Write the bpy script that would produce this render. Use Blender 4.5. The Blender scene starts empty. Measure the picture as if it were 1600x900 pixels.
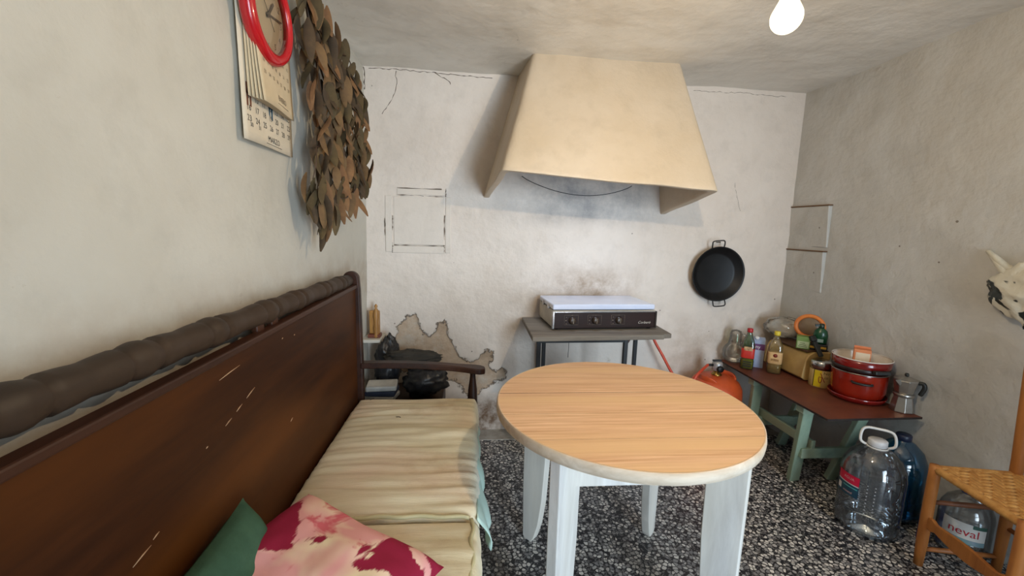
import bpy, bmesh, math, random
from mathutils import Vector, Matrix, noise
PI = math.pi
scene = bpy.context.scene
C = scene.collection
random.seed(7)

# ------------------------------------------------------------------ camera, world, light, exposure
CAM_F = (0.09252135, 0.98558761, -0.14162226)
CAM_R = (0.99557995, -0.08926376, 0.02919843)
CAM_U = (-0.01613587, 0.14369776, 0.98949006)
cd = bpy.data.cameras.new('camera')
cam = bpy.data.objects.new('camera', cd); C.objects.link(cam)
cam.matrix_world = Matrix(((CAM_R[0], CAM_U[0], -CAM_F[0], 0.0), (CAM_R[1], CAM_U[1], -CAM_F[1], 0.0),
                           (CAM_R[2], CAM_U[2], -CAM_F[2], 1.3), (0, 0, 0, 1)))
cd.sensor_width = 36; cd.lens = 652.09 / 1600 * 36; cd.clip_start = 0.02
scene.camera = cam
w = bpy.data.worlds.new('daylight'); scene.world = w; w.use_nodes = True
w.node_tree.nodes['Background'].inputs[0].default_value = (0.62, 0.78, 1.0, 1)
w.node_tree.nodes['Background'].inputs[1].default_value = 1.0
DOOR = (0.85, 1.95, 2.05)     # doorway behind the camera: x0, x1, height
REAR = -1.5
al = bpy.data.lights.new('doorway_daylight', 'AREA'); al.shape = 'RECTANGLE'
al.size = DOOR[1] - DOOR[0]; al.size_y = DOOR[2]; al.energy = 40; al.color = (0.70, 0.86, 1.0); al.spread = math.radians(92)
alo = bpy.data.objects.new('doorway_daylight', al); C.objects.link(alo)
alo.location = ((DOOR[0] + DOOR[1]) / 2, REAR - 0.36, DOOR[2] / 2); alo.rotation_euler = (PI / 2, 0, math.radians(22))   # area lamp for the daylight, turned to brighten the back left more
fl = bpy.data.lights.new('flue_daylight', 'AREA'); fl.shape = 'RECTANGLE'      # sky light falling down the chimney flue
fl.size = 0.55; fl.size_y = 0.18; fl.energy = 0.7; fl.color = (0.62, 0.78, 1.0); fl.spread = math.radians(48)
flo = bpy.data.objects.new('flue_daylight', fl); C.objects.link(flo); flo.location = (0.68, 2.36, 2.12)
BULB_POWER = 430.0
vs = scene.view_settings
vs.view_transform = 'Standard'; vs.look = 'None'; vs.gamma = 1.0; vs.use_curve_mapping = False
vs.exposure = 0.24
scene.cycles.adaptive_threshold = 0.02; scene.cycles.max_bounces = 7; scene.cycles.diffuse_bounces = 4; scene.cycles.glossy_bounces = 3; scene.cycles.transmission_bounces = 4
scene.cycles.transparent_max_bounces = 16; scene.cycles.caustics_reflective = False; scene.cycles.caustics_refractive = False

# ------------------------------------------------------------------ materials
def lin(c):
    r = []
    for v in c[:3]:
        v = v / 255.0
        r.append(v / 12.92 if v <= 0.04045 else ((v + 0.055) / 1.055) ** 2.4)
    return (r[0], r[1], r[2], 1.0)
class NT:
    def __init__(s, name):
        s.m = bpy.data.materials.new(name); s.m.use_nodes = True; s.t = s.m.node_tree
        s.p = s.t.nodes['Principled BSDF']; s.out = s.t.nodes['Material Output']; s.co = None
    def n(s, typ, **kw):
        x = s.t.nodes.new(typ)
        for k, v in kw.items():
            if k.startswith('i_'):
                key = k[2:]; x.inputs[int(key) if key.isdigit() else key.replace('_', ' ')].default_value = v
            else: setattr(x, k, v)
        return x
    def l(s, a, b): s.t.links.new(a, b)
    def coord(s, stretch=None, rot=None, kind='Object'):
        if s.co is None: s.co = s.n('ShaderNodeTexCoord')
        if stretch is None and rot is None: return s.co.outputs[kind]
        mp = s.n('ShaderNodeMapping'); s.l(s.co.outputs[kind], mp.inputs['Vector'])
        if stretch: mp.inputs['Scale'].default_value = stretch
        if rot: mp.inputs['Rotation'].default_value = rot
        return mp.outputs[0]
    def noise(s, scale, detail=4, rough=0.55, vec=None, dist=0.0):
        x = s.n('ShaderNodeTexNoise'); x.inputs['Scale'].default_value = scale; x.inputs['Detail'].default_value = detail
        x.inputs['Roughness'].default_value = rough; x.inputs['Distortion'].default_value = dist
        s.l(vec if vec is not None else s.coord(), x.inputs['Vector']); return x.outputs[0]
    def ramp(s, fac, a, b, ca=(0, 0, 0, 1), cb=(1, 1, 1, 1)):
        x = s.n('ShaderNodeValToRGB'); e = x.color_ramp.elements
        e[0].position = a; e[1].position = b; e[0].color = ca; e[1].color = cb
        s.l(fac, x.inputs[0]); return x.outputs[0]
    def mix(s, fac, a, b, blend='MIX'):
        x = s.n('ShaderNodeMix'); x.data_type = 'RGBA'; x.blend_type = blend
        for sock, v in ((x.inputs[0], fac), (x.inputs[6], a), (x.inputs[7], b)):
            if hasattr(v, 'links') or hasattr(v, 'is_linked'): s.l(v, sock)
            else: sock.default_value = v
        return x.outputs[2]
    def math(s, op, a, b=0.0):
        x = s.n('ShaderNodeMath'); x.operation = op
        for sock, v in ((x.inputs[0], a), (x.inputs[1], b)):
            if hasattr(v, 'is_linked'): s.l(v, sock)
            else: sock.default_value = v
        return x.outputs[0]
    def bump(s, h, strength=0.3, dist=0.01, prev=None):
        x = s.n('ShaderNodeBump'); x.inputs['Strength'].default_value = strength; x.inputs['Distance'].default_value = dist
        s.l(h, x.inputs['Height'])
        if prev is not None: s.l(prev, x.inputs['Normal'])
        return x.outputs[0]
    def color(s, v):
        if hasattr(v, 'is_linked'): s.l(v, s.p.inputs['Base Color'])
        else: s.p.inputs['Base Color'].default_value = v
MC = {}
def M(name, col, col2=None, scale=8, rough=0.6, metal=0.0, bump=0.0, bscale=40, stretch=None, lo=0.35, hi=0.65, spec=0.5, coat=0.0, bdist=0.004):
    if name in MC: return MC[name]
    t = NT(name); t.p.inputs['Roughness'].default_value = rough; t.p.inputs['Metallic'].default_value = metal
    t.p.inputs['Specular IOR Level'].default_value = spec; t.p.inputs['Coat Weight'].default_value = coat
    vec = t.coord(stretch) if stretch else t.coord()
    if col2 is None: col2 = tuple(max(0, v * 0.88) for v in col)
    t.color(t.ramp(t.noise(scale, 5, 0.6, vec), lo, hi, lin(col), lin(col2)))
    if bump: t.l(t.bump(t.noise(bscale, 4, 0.6, vec), bump, bdist), t.p.inputs['Normal'])
    MC[name] = t.m; return t.m
def wood(name, a, b, c=None, axis='X', rough=0.5, scale=6.0, bump=0.25, coat=0.0, spec=0.5, along=0.12):
    if name in MC: return MC[name]
    t = NT(name); st = {'X': (along, 1, 1), 'Y': (1, along, 1), 'Z': (1, 1, along)}[axis]
    v = t.coord(st)
    f1 = t.noise(scale * 5, 8, 0.65, v, 0.4); f2 = t.noise(scale * 0.7, 3, 0.5, v)
    col = t.mix(t.ramp(f1, 0.35, 0.68), lin(a), lin(b))
    if c is not None: col = t.mix(t.ramp(f2, 0.45, 0.7), col, lin(c))
    t.color(col); t.p.inputs['Roughness'].default_value = rough; t.p.inputs['Coat Weight'].default_value = coat
    t.p.inputs['Specular IOR Level'].default_value = spec
    t.l(t.bump(f1, bump, 0.003), t.p.inputs['Normal'])
    MC[name] = t.m; return t.m
def clear(name, tint=(1, 1, 1, 1), gloss=0.12, rough=0.03, body=0.0, bodycol=(255, 255, 255)):
    """thin clear plastic or glass: see-through with a Fresnel sheen"""
    if name in MC: return MC[name]
    t = NT(name)
    tr = t.n('ShaderNodeBsdfTransparent'); tr.inputs[0].default_value = tint
    gl = t.n('ShaderNodeBsdfGlossy'); gl.inputs['Roughness'].default_value = rough; gl.inputs['Color'].default_value = (1, 1, 1, 1)
    fr = t.n('ShaderNodeFresnel'); fr.inputs[0].default_value = 1.5
    fac = t.math('MINIMUM', t.math('ADD', t.math('MULTIPLY', fr.outputs[0], 0.8), gloss * 0.2), 1.0)
    mx = t.n('ShaderNodeMixShader'); t.l(fac, mx.inputs[0])
    if body > 0:
        df = t.n('ShaderNodeBsdfDiffuse'); df.inputs[0].default_value = lin(bodycol)
        m0 = t.n('ShaderNodeMixShader'); m0.inputs[0].default_value = body
        t.l(tr.outputs[0], m0.inputs[1]); t.l(df.outputs[0], m0.inputs[2]); t.l(m0.outputs[0], mx.inputs[1])
    else: t.l(tr.outputs[0], mx.inputs[1])
    t.l(gl.outputs[0], mx.inputs[2]); t.l(mx.outputs[0], t.out.inputs[0])
    t.t.nodes.remove(t.p); MC[name] = t.m; return t.m

# ------------------------------------------------------------------ mesh helpers
class B:
    def __init__(s): s.v = []; s.f = []; s.sm = []; s.M = Matrix()
    def add(s, vs, fs, smooth=False):
        o = len(s.v); s.v += [tuple(s.M @ Vector(p)) for p in vs]
        for f in fs: s.f.append([o + i for i in f]); s.sm.append(smooth)
        return s
    def box(s, x0, x1, y0, y1, z0, z1):
        return s.add([(x0, y0, z0), (x1, y0, z0), (x1, y1, z0), (x0, y1, z0), (x0, y0, z1), (x1, y0, z1), (x1, y1, z1), (x0, y1, z1)],
                     [(0, 3, 2, 1), (4, 5, 6, 7), (0, 1, 5, 4), (1, 2, 6, 5), (2, 3, 7, 6), (3, 0, 4, 7)])
    def hexa(s, p):
        return s.add(p, [(0, 3, 2, 1), (4, 5, 6, 7), (0, 1, 5, 4), (1, 2, 6, 5), (2, 3, 7, 6), (3, 0, 4, 7)])
    def bar(s, a, b, wdt, thk, up=(0, 0, 1)):
        """rectangular bar from a to b: thk along 'up', wdt across"""
        a = Vector(a); b = Vector(b); d = (b - a).normalized(); u = Vector(up); u = (u - d * u.dot(d)).normalized(); r = d.cross(u)
        p = [q + r * (sx * wdt / 2) + u * (su * thk / 2) for q in (a, b) for sx, su in ((-1, -1), (1, -1), (1, 1), (-1, 1))]
        return s.add(p, [(3, 2, 1, 0), (4, 5, 6, 7), (0, 1, 5, 4), (1, 2, 6, 5), (2, 3, 7, 6), (3, 0, 4, 7)])
    def tube(s, pts, r, n=8, closed=False, smooth=True):
        pts = [Vector(p) for p in pts]; N = len(pts); rs = r if isinstance(r, (list, tuple)) else [r] * N
        vs = []; t0 = (pts[1] - pts[0]).normalized(); ref = Vector((0, 0, 1)) if abs(t0.z) < 0.9 else Vector((1, 0, 0))
        u = (ref - t0 * ref.dot(t0)).normalized()
        for i, p in enumerate(pts):
            if closed: t = (pts[(i + 1) % N] - pts[i - 1]).normalized()
            else: t = (pts[min(i + 1, N - 1)] - pts[max(i - 1, 0)])
            if t.length < 1e-9: t = t0
            t = t.normalized(); u = u - t * u.dot(t)
            u = u.normalized() if u.length > 1e-6 else t.orthogonal().normalized(); q = t.cross(u)
            vs += [p + (u * math.cos(2 * PI * k / n) + q * math.sin(2 * PI * k / n)) * rs[i] for k in range(n)]
        fs = []
        for i in range(N if closed else N - 1):
            j = (i + 1) % N
            fs += [(i * n + k, i * n + (k + 1) % n, j * n + (k + 1) % n, j * n + k) for k in range(n)]
        if not closed: fs += [tuple(range(n - 1, -1, -1)), tuple((N - 1) * n + k for k in range(n))]
        return s.add(vs, fs, smooth)
    def lathe(s, prof, n=24, smooth=True, sx=1.0, sy=1.0, caps=True):
        vs = []; fs = []
        for r, z in prof: vs += [(r * sx * math.cos(2 * PI * k / n), r * sy * math.sin(2 * PI * k / n), z) for k in range(n)]
        for i in range(len(prof) - 1):
            fs += [(i * n + k, i * n + (k + 1) % n, (i + 1) * n + (k + 1) % n, (i + 1) * n + k) for k in range(n)]
        if caps: fs += [tuple(range(n - 1, -1, -1)), tuple((len(prof) - 1) * n + k for k in range(n))]
        return s.add(vs, fs, smooth)
    def prism(s, poly, z0, z1, smooth=False):
        n = len(poly); vs = [(x, y, z0) for x, y in poly] + [(x, y, z1) for x, y in poly]
        return s.add(vs, [tuple(range(n - 1, -1, -1)), tuple(range(n, 2 * n))] + [(i, (i + 1) % n, n + (i + 1) % n, n + i) for i in range(n)], smooth)
    def grid(s, fn, nu, nv, smooth=True, wrapu=False):
        mu = nu if wrapu else nu + 1
        vs = [fn(i / nu, j / nv) for j in range(nv + 1) for i in range(mu)]
        fs = [(j * mu + i, j * mu + (i + 1) % mu, (j + 1) * mu + (i + 1) % mu, (j + 1) * mu + i) for j in range(nv) for i in range(nu)]
        return s.add(vs, fs, smooth)
def mesh(name, b, recalc=True):
    me = bpy.data.meshes.new(name); me.from_pydata(b.v, [], b.f)
    me.polygons.foreach_set('use_smooth', b.sm)
    if recalc:
        bm = bmesh.new(); bm.from_mesh(me); bmesh.ops.recalc_face_normals(bm, faces=bm.faces); bm.to_mesh(me); bm.free()
    me.update(); return me
def obj(name, b, mat, parent=None, loc=None, rot=None, bevel=0.0, seg=2, sub=0, solid=0.0, offset=0.0, recalc=True, label=None):
    me = b if isinstance(b, bpy.types.Mesh) else mesh(name, b, recalc)
    o = bpy.data.objects.new(name, me); C.objects.link(o)
    if mat is not None and not me.materials: me.materials.append(mat)
    if parent is not None: o.parent = parent
    if loc is not None: o.location = loc
    if rot is not None: o.rotation_euler = rot
    if solid: md = o.modifiers.new('solid', 'SOLIDIFY'); md.thickness = solid; md.offset = offset
    if bevel: md = o.modifiers.new('bevel', 'BEVEL'); md.width = bevel; md.segments = seg; md.limit_method = 'ANGLE'
    if sub: md = o.modifiers.new('sub', 'SUBSURF'); md.levels = sub; md.render_levels = sub
    if label: o['label'] = label
    return o
def thing(name, label, cat, loc=(0, 0, 0), rotz=0.0, group=None, rot=None):
    o = bpy.data.objects.new(name, None); C.objects.link(o); o.empty_display_size = 0.05
    o.location = loc; o.rotation_euler = rot if rot else (0, 0, rotz)
    return tag(o, label, cat, group)
def tag(o, label, cat, group=None):
    o['label'] = label; o['category'] = cat
    if group: o['group'] = group
    return o
def struct(o): o['kind'] = 'structure'; return o
def text_mesh(txt, size, shear=0.0, extrude=0.0003, align='CENTER'):
    cu = bpy.data.curves.new('lettering', 'FONT'); cu.body = txt; cu.size = size; cu.shear = shear; cu.extrude = extrude
    cu.align_x = align; cu.align_y = 'CENTER'; cu.resolution_u = 3
    o = bpy.data.objects.new('lettering', cu); C.objects.link(o)
    bpy.context.view_layer.update()
    me = bpy.data.meshes.new_from_object(o.evaluated_get(bpy.context.evaluated_depsgraph_get()))
    bpy.data.objects.remove(o); bpy.data.curves.remove(cu)
    me.materials.clear(); return me
def add_text(b, txt, size, fn, shear=0.0):
    """append lettering to a builder, each point (u,v) sent through fn to 3D"""
    me = text_mesh(txt, size, shear, 0.0)
    b.add([fn(v.co.x, v.co.y) for v in me.vertices], [tuple(p.vertices) for p in me.polygons]); bpy.data.meshes.remove(me)
def nz(x, y, z, s): return noise.noise(Vector((x * s, y * s, z * s)))
def sdf_poly(px, py, poly):
    d = 1e9; ins = False; n = len(poly)
    for i in range(n):
        ax, ay = poly[i]; bx, by = poly[(i + 1) % n]
        ex, ey = bx - ax, by - ay; wx, wy = px - ax, py - ay
        t = max(0, min(1, (wx * ex + wy * ey) / (ex * ex + ey * ey + 1e-12)))
        d = min(d, math.hypot(wx - ex * t, wy - ey * t))
        if (ay > py) != (by > py) and px < (bx - ax) * (py - ay) / (by - ay) + ax: ins = not ins
    return -d if ins else d
def smooth01(x): x = max(0.0, min(1.0, x)); return x * x * (3 - 2 * x)

LW, BW, RW, CH = -0.633, 2.55, 2.03, 2.175
def right_x(y, z):   # the right wall is out of plumb: it runs outwards low down, towards the room's front
    return RW + 0.15 * (1 - z / CH) * max(0.0, min(1.15, (2.5 - y) / 1.1))

# ------------------------------------------------------------------ plaster
def plaster(name, base, base2, speck=True, masks=False, bump=0.35, gray=None):
    t = NT(name)
    n1 = t.noise(1.6, 5, 0.6); n2 = t.noise(9, 6, 0.65)
    col = t.mix(t.ramp(n1, 0.35, 0.7), lin(base), lin(base2))
    col = t.mix(t.math('MULTIPLY', t.ramp(n2, 0.5, 0.8), 0.35), col, lin(tuple(v * 0.86 for v in base2)))
    if speck:   # small knocks and fly specks
        vo = t.n('ShaderNodeTexVoronoi'); vo.inputs['Scale'].default_value = 9.0; t.l(t.coord(), vo.inputs['Vector'])
        sp = t.math('LESS_THAN', vo.outputs['Distance'], t.math('MULTIPLY', t.noise(40, 2), 0.085))
        rnd = t.n('ShaderNodeSeparateColor'); t.l(vo.outputs['Color'], rnd.inputs[0])
        sp = t.math('MULTIPLY', sp, t.math('GREATER_THAN', rnd.outputs[0], 0.6))
        col = t.mix(t.math('MULTIPLY', sp, 0.75), col, lin((92, 78, 62)))
        sc = t.ramp(t.noise(5.5, 7, 0.75, t.coord((1, 1, 1.6), (0, 0.4, 0.3))), 0.66, 0.74)
        col = t.mix(t.math('MULTIPLY', sc, 0.5), col, lin((150, 132, 112)))
    h = t.math('ADD', t.math('MULTIPLY', t.noise(3.0, 5, 0.55), 1.0), t.math('MULTIPLY', t.noise(22, 5, 0.6), 0.28))
    if masks:
        at = t.n('ShaderNodeAttribute'); at.attribute_name = 'wear_shade'
        sep = t.n('ShaderNodeSeparateColor'); t.l(at.outputs['Color'], sep.inputs[0])
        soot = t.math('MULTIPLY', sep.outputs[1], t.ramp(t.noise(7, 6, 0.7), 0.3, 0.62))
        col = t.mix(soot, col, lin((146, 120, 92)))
        hood_shade = t.math('MULTIPLY', at.outputs['Alpha'], t.ramp(t.noise(5, 6, 0.7), 0.25, 0.7))  # hood's shade on the wall, painted in as broken grey
        col = t.mix(hood_shade, col, lin((112, 111, 112)))
        edge = t.math('ADD', sep.outputs[0], t.math('MULTIPLY', t.math('SUBTRACT', t.noise(24, 8, 0.78), 0.5), 0.75))
        peel = t.math('LESS_THAN', edge, 0.5)
        pc = t.mix(t.ramp(t.noise(11, 6, 0.7), 0.3, 0.7), lin((204, 182, 158)), lin((160, 136, 112)))
        pc = t.mix(t.math('MULTIPLY', t.ramp(t.noise(6, 5, 0.7), 0.48, 0.62), 0.75), pc, lin((198, 188, 174)))
        col = t.mix(peel, col, pc)
        rim = t.math('LESS_THAN', t.math('ABSOLUTE', t.math('SUBTRACT', edge, 0.497)), 0.016)
        rim = t.math('MULTIPLY', rim, t.ramp(t.noise(13, 2), 0.42, 0.52))
        col = t.mix(t.math('MULTIPLY', rim, 0.7), col, lin((84, 66, 52)))
        col = t.mix(t.math('MULTIPLY', sep.outputs[2], t.ramp(t.noise(8, 6, 0.7), 0.25, 0.6)), col, lin((104, 78, 54)))
        h = t.math('ADD', h, t.math('MULTIPLY', t.ramp(edge, 0.47, 0.53), 0.5))
    t.color(col); t.p.inputs['Roughness'].default_value = 0.5; t.p.inputs['Specular IOR Level'].default_value = 0.4
    t.l(t.bump(h, bump, 0.02), t.p.inputs['Normal']); return t.m
m_left = plaster('limewash_left', (201, 198, 188), (191, 187, 175), masks=True)
m_right = plaster('limewash_right', (200, 199, 195), (186, 184, 178), bump=0.85)
m_hood = plaster('limewash_hood', (206, 188, 164), (192, 171, 142), speck=False, bump=0.7)
m_ceil = plaster('limewash_ceiling', (228, 224, 216), (208, 204, 196), speck=True, bump=0.5)
m_white = plaster('limewash_plain', (212, 208, 198), (200, 194, 182), speck=False)

# ------------------------------------------------------------------ structure
def lump(x, y, z): return 0.007 * nz(x, y, z, 1.9) + 0.003 * nz(x + 5, y, z, 5.5) + 0.0012 * nz(x, y + 3, z, 15)
y0, y1, z0, z1 = REAR, BW + 0.03, -0.01, CH + 0.05
b = B(); b.grid(lambda u, v: (LW + lump(LW, y0 + (y1 - y0) * u, z1 * v), y0 + (y1 - y0) * u, z0 + (z1 - z0) * v), 160, 90)
wall_left = struct(obj('wall_left', b, m_left, solid=0.12, offset=-1, recalc=False))
ca = wall_left.data.color_attributes.new('wear_shade', 'FLOAT_COLOR', 'POINT')   # rubbed, grimy band above the settle rail
ca.data.foreach_set('color', [c for p in b.v for c in (1.0, 0.55 * smooth01((1.22 - p[2]) / 0.22) * smooth01((p[2] - 0.8) / 0.1), 0.0, 0.0)])
b = B(); b.grid(lambda u, v: (right_x(y1 + (y0 - y1) * u, z0 + (z1 - z0) * v) + 1.5 * lump(RW, y1 + (y0 - y1) * u, z1 * v) + 0.004 * nz(2, y1 + (y0 - y1) * u, z1 * v, 9) * 0.8,
                             y1 + (y0 - y1) * u, z0 + (z1 - z0) * v), 180, 110)
wall_right = struct(obj('wall_right', b, m_right, solid=0.12, offset=-1, recalc=False))

# back wall with a peeled patch, sooty area behind the stove, damp foot and shade painted under the hood
PEEL = [(-0.471, 0.595), (-0.455, 0.672), (-0.404, 0.753), (-0.35, 0.757), (-0.331, 0.718), (-0.323, 0.673), (-0.265, 0.617), (-0.226, 0.674),
        (-0.199, 0.711), (-0.156, 0.711), (-0.151, 0.65), (-0.123, 0.572), (-0.079, 0.49), (-0.018, 0.465), (0.046, 0.473), (0.053, 0.502),
        (0.093, 0.536), (0.13, 0.528), (0.131, 0.473), (0.099, 0.435), (0.145, 0.397), (0.189, 0.414), (0.218, 0.389), (0.212, 0.342),
        (0.12, 0.31), (0.06, 0.27), (0.02, 0.2), (-0.03, 0.24), (-0.1, 0.34), (-0.2, 0.33), (-0.3, 0.36), (-0.45, 0.40), (-0.5, 0.5)]
x0, x1 = LW - 0.03, RW + 0.25
wear_shade = []
def bwall(u, v):
    x = x0 + (x1 - x0) * u; z = z0 + (z1 - z0) * v
    d = sdf_poly(x, z, PEEL) if (-0.7 < x < 0.45 and z < 0.95) else 1.0
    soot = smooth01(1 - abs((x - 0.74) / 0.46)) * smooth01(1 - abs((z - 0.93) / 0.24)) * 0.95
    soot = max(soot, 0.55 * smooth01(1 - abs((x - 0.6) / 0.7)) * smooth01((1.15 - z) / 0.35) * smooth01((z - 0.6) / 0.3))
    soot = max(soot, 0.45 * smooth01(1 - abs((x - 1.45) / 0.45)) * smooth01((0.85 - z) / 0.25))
    damp = smooth01((0.30 - z) / 0.16) * smooth01((0.35 - abs(x - 0.0)) / 0.2)
    wear_shade.append((max(0, min(1, 0.5 + d / 0.16)), min(1, soot), damp, 0.9 * smooth01(1.3 - abs((x - 0.68) / 0.52)) * smooth01((z - 1.28) / 0.14) * smooth01((2.0 - z) / 0.4)))  # last channel: painted shade below the hood
    rough = smooth01(1 - abs((x - 0.55) / 0.6)) * smooth01(1 - abs((z - 1.05) / 0.5))
    return (x, BW + lump(x, BW, z) + 0.006 * rough * nz(x, 1, z, 9) + 0.004 * smooth01(-d / 0.012 + 0.5), z)
b = B(); b.grid(bwall, 210, 170)
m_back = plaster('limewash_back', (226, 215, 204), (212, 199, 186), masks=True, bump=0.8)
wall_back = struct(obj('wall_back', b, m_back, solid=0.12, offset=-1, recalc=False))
ca = wall_back.data.color_attributes.new('wear_shade', 'FLOAT_COLOR', 'POINT')
ca.data.foreach_set('color', [c for q in wear_shade for c in q])

b = B(); b.grid(lambda u, v: (x0 + (x1 - x0) * u, y1 + (y0 - y1) * v, CH + 1.8 * lump(x0 + (x1 - x0) * u, y1 + (y0 - y1) * v, 3) ), 140, 180)
struct(obj('ceiling', b, m_ceil, solid=0.12, offset=-1, recalc=False))
# rear wall with the open doorway that lets the daylight in
b = B(); yr = REAR
b.box(x0, DOOR[0], yr - 0.14, yr, -0.01, z1); b.box(DOOR[1], x1 + 0.2, yr - 0.14, yr, -0.01, z1); b.box(DOOR[0], DOOR[1], yr - 0.14, yr, DOOR[2], z1)
struct(obj('wall_rear', b, m_white))
b = B(); b.box(DOOR[0], DOOR[0] + 0.06, yr - 0.13, yr + 0.02, 0, DOOR[2]); b.box(DOOR[1] - 0.06, DOOR[1], yr - 0.13, yr + 0.02, 0, DOOR[2]); b.box(DOOR[0], DOOR[1], yr - 0.13, yr + 0.02, DOOR[2] - 0.06, DOOR[2])
struct(obj('trim_1', b, wood('door_wood', (120, 78, 46), (92, 58, 34), axis='Z'), bevel=0.004))

# terrazzo floor: tiles laid on a bed
def terrazzo():
    t = NT('terrazzo')
    geo = t.n('ShaderNodeNewGeometry').outputs['Position']
    wob = t.n('ShaderNodeVectorMath'); wob.operation = 'ADD'
    wn = t.n('ShaderNodeTexNoise'); wn.inputs['Scale'].default_value = 30; t.l(geo, wn.inputs['Vector'])
    sc = t.n('ShaderNodeVectorMath'); sc.operation = 'SCALE'; sc.inputs[3].default_value = 0.014; t.l(wn.outputs['Color'], sc.inputs[0])
    t.l(geo, wob.inputs[0]); t.l(sc.outputs[0], wob.inputs[1])
    def vor(scale, feat):
        v = t.n('ShaderNodeTexVoronoi'); v.feature = feat; v.inputs['Scale'].default_value = scale; v.inputs['Randomness'].default_value = 1.0
        v.voronoi_dimensions = '2D'; t.l(wob.outputs[0], v.inputs['Vector']); return v
    e = vor(56, 'DISTANCE_TO_EDGE'); c = vor(56, 'F1')
    sp = t.n('ShaderNodeSeparateColor'); t.l(c.outputs['Color'], sp.inputs[0])
    chip = t.math('GREATER_THAN', e.outputs['Distance'], t.math('ADD', 0.05, t.math('MULTIPLY', sp.outputs[1], 0.08)))
    chip = t.math('MULTIPLY', chip, t.math('LESS_THAN', c.outputs['Distance'], t.math('ADD', 0.34, t.math('MULTIPLY', sp.outputs[1], 0.22))))
    chip = t.math('MULTIPLY', chip, t.math('GREATER_THAN', sp.outputs[0], 0.14))
    stone = t.ramp(sp.outputs[2], 0.1, 0.95, lin((128, 127, 128)), lin((236, 232, 224)))
    stone = t.mix(t.math('MULTIPLY', t.ramp(t.noise(120, 3, 0.6, geo), 0.45, 0.7), 0.35), stone, lin((150, 148, 146)))
    e2 = vor(170, 'DISTANCE_TO_EDGE'); c2 = vor(170, 'F1')
    s2 = t.n('ShaderNodeSeparateColor'); t.l(c2.outputs['Color'], s2.inputs[0])
    small = t.math('MULTIPLY', t.math('GREATER_THAN', e2.outputs['Distance'], 0.09), t.math('GREATER_THAN', s2.outputs[0], 0.62))
    bed = t.mix(small, lin((36, 36, 41)), lin((124, 122, 121)))
    col = t.mix(chip, bed, stone)
    t.color(col); t.p.inputs['Roughness'].default_value = 0.42
    return t.m
m_floor = terrazzo()
b = B(); b.box(x0, x1 + 0.2, REAR - 0.1, BW + 0.05, -0.06, -0.002)
floor = struct(obj('floor', b, M('grout', (120, 118, 114), (96, 94, 92), 20, 0.9)))
TS = 0.4; tile_me = None
for i in range(8):
    for j in range(11):
        xa = LW - 0.02 + i * TS; ya = BW - 0.13 - (j + 1) * TS
        bx0, bx1 = xa + 0.001, min(xa + TS - 0.001, x1 + 0.15); by0, by1 = max(ya + 0.001, REAR - 0.05), ya + TS - 0.001
        if bx1 - bx0 < 0.02 or by1 - by0 < 0.02: continue
        b = B(); b.box(bx0, bx1, by0, by1, -0.004, 0.0)
        obj('tile', b, m_floor, floor)
b = B(); b.box(x0, x1, BW - 0.131, BW + 0.03, -0.005, 0.004)
struct(obj('trim_2', b, M('cement', (168, 164, 156), (140, 134, 124), 14, 0.85, bump=0.4), bevel=0.004, label='grey cement strip along the foot of the back wall'))

# cracks in the back wall
m_crack = M('crack_dark', (70, 58, 46), (110, 94, 78), 40, 0.9)
def crack(pts, r=0.0022, seed=0):
    rnd = random.Random(seed); P = []
    for (ax, az), (bx_, bz) in zip(pts[:-1], pts[1:]):
        k = max(2, int(math.hypot(bx_ - ax, bz - az) / 0.018))
        for q in range(k): f = q / k; P.append((ax + (bx_ - ax) * f + rnd.uniform(-1, 1) * 0.004, az + (bz - az) * f + rnd.uniform(-1, 1) * 0.004))
    P.append(pts[-1]); bb = B()
    bb.tube([(x, BW + lump(x, BW, z) + 0.0004, z) for x, z in P], [r * (0.25 + 0.9 * abs(math.sin(i * 1.7 + seed))) for i in range(len(P))], 5)
    return obj('crack', bb, m_crack, wall_back)
crack([(-0.628, 2.165), (-0.625, 2.11), (-0.628, 2.05)], 0.003, 1)
crack([(-0.455, 2.153), (-0.449, 2.093), (-0.46, 2.04), (-0.5, 1.969), (-0.533, 1.923)], 0.002, 2)
crack([(-0.245, 2.165), (-0.199, 2.141), (-0.162, 2.126), (-0.148, 2.103)], 0.0025, 3)
crack([(-0.60, 2.166), (-0.377, 2.164), (-0.163, 2.158), (0.09, 2.152)], 0.0022, 4)
crack([(1.3, 2.15), (1.6, 2.155), (1.9, 2.15)], 0.0014, 5)
crack([(1.62, 1.62), (1.66, 1.5), (1.68, 1.45)], 0.0012, 6)

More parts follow.
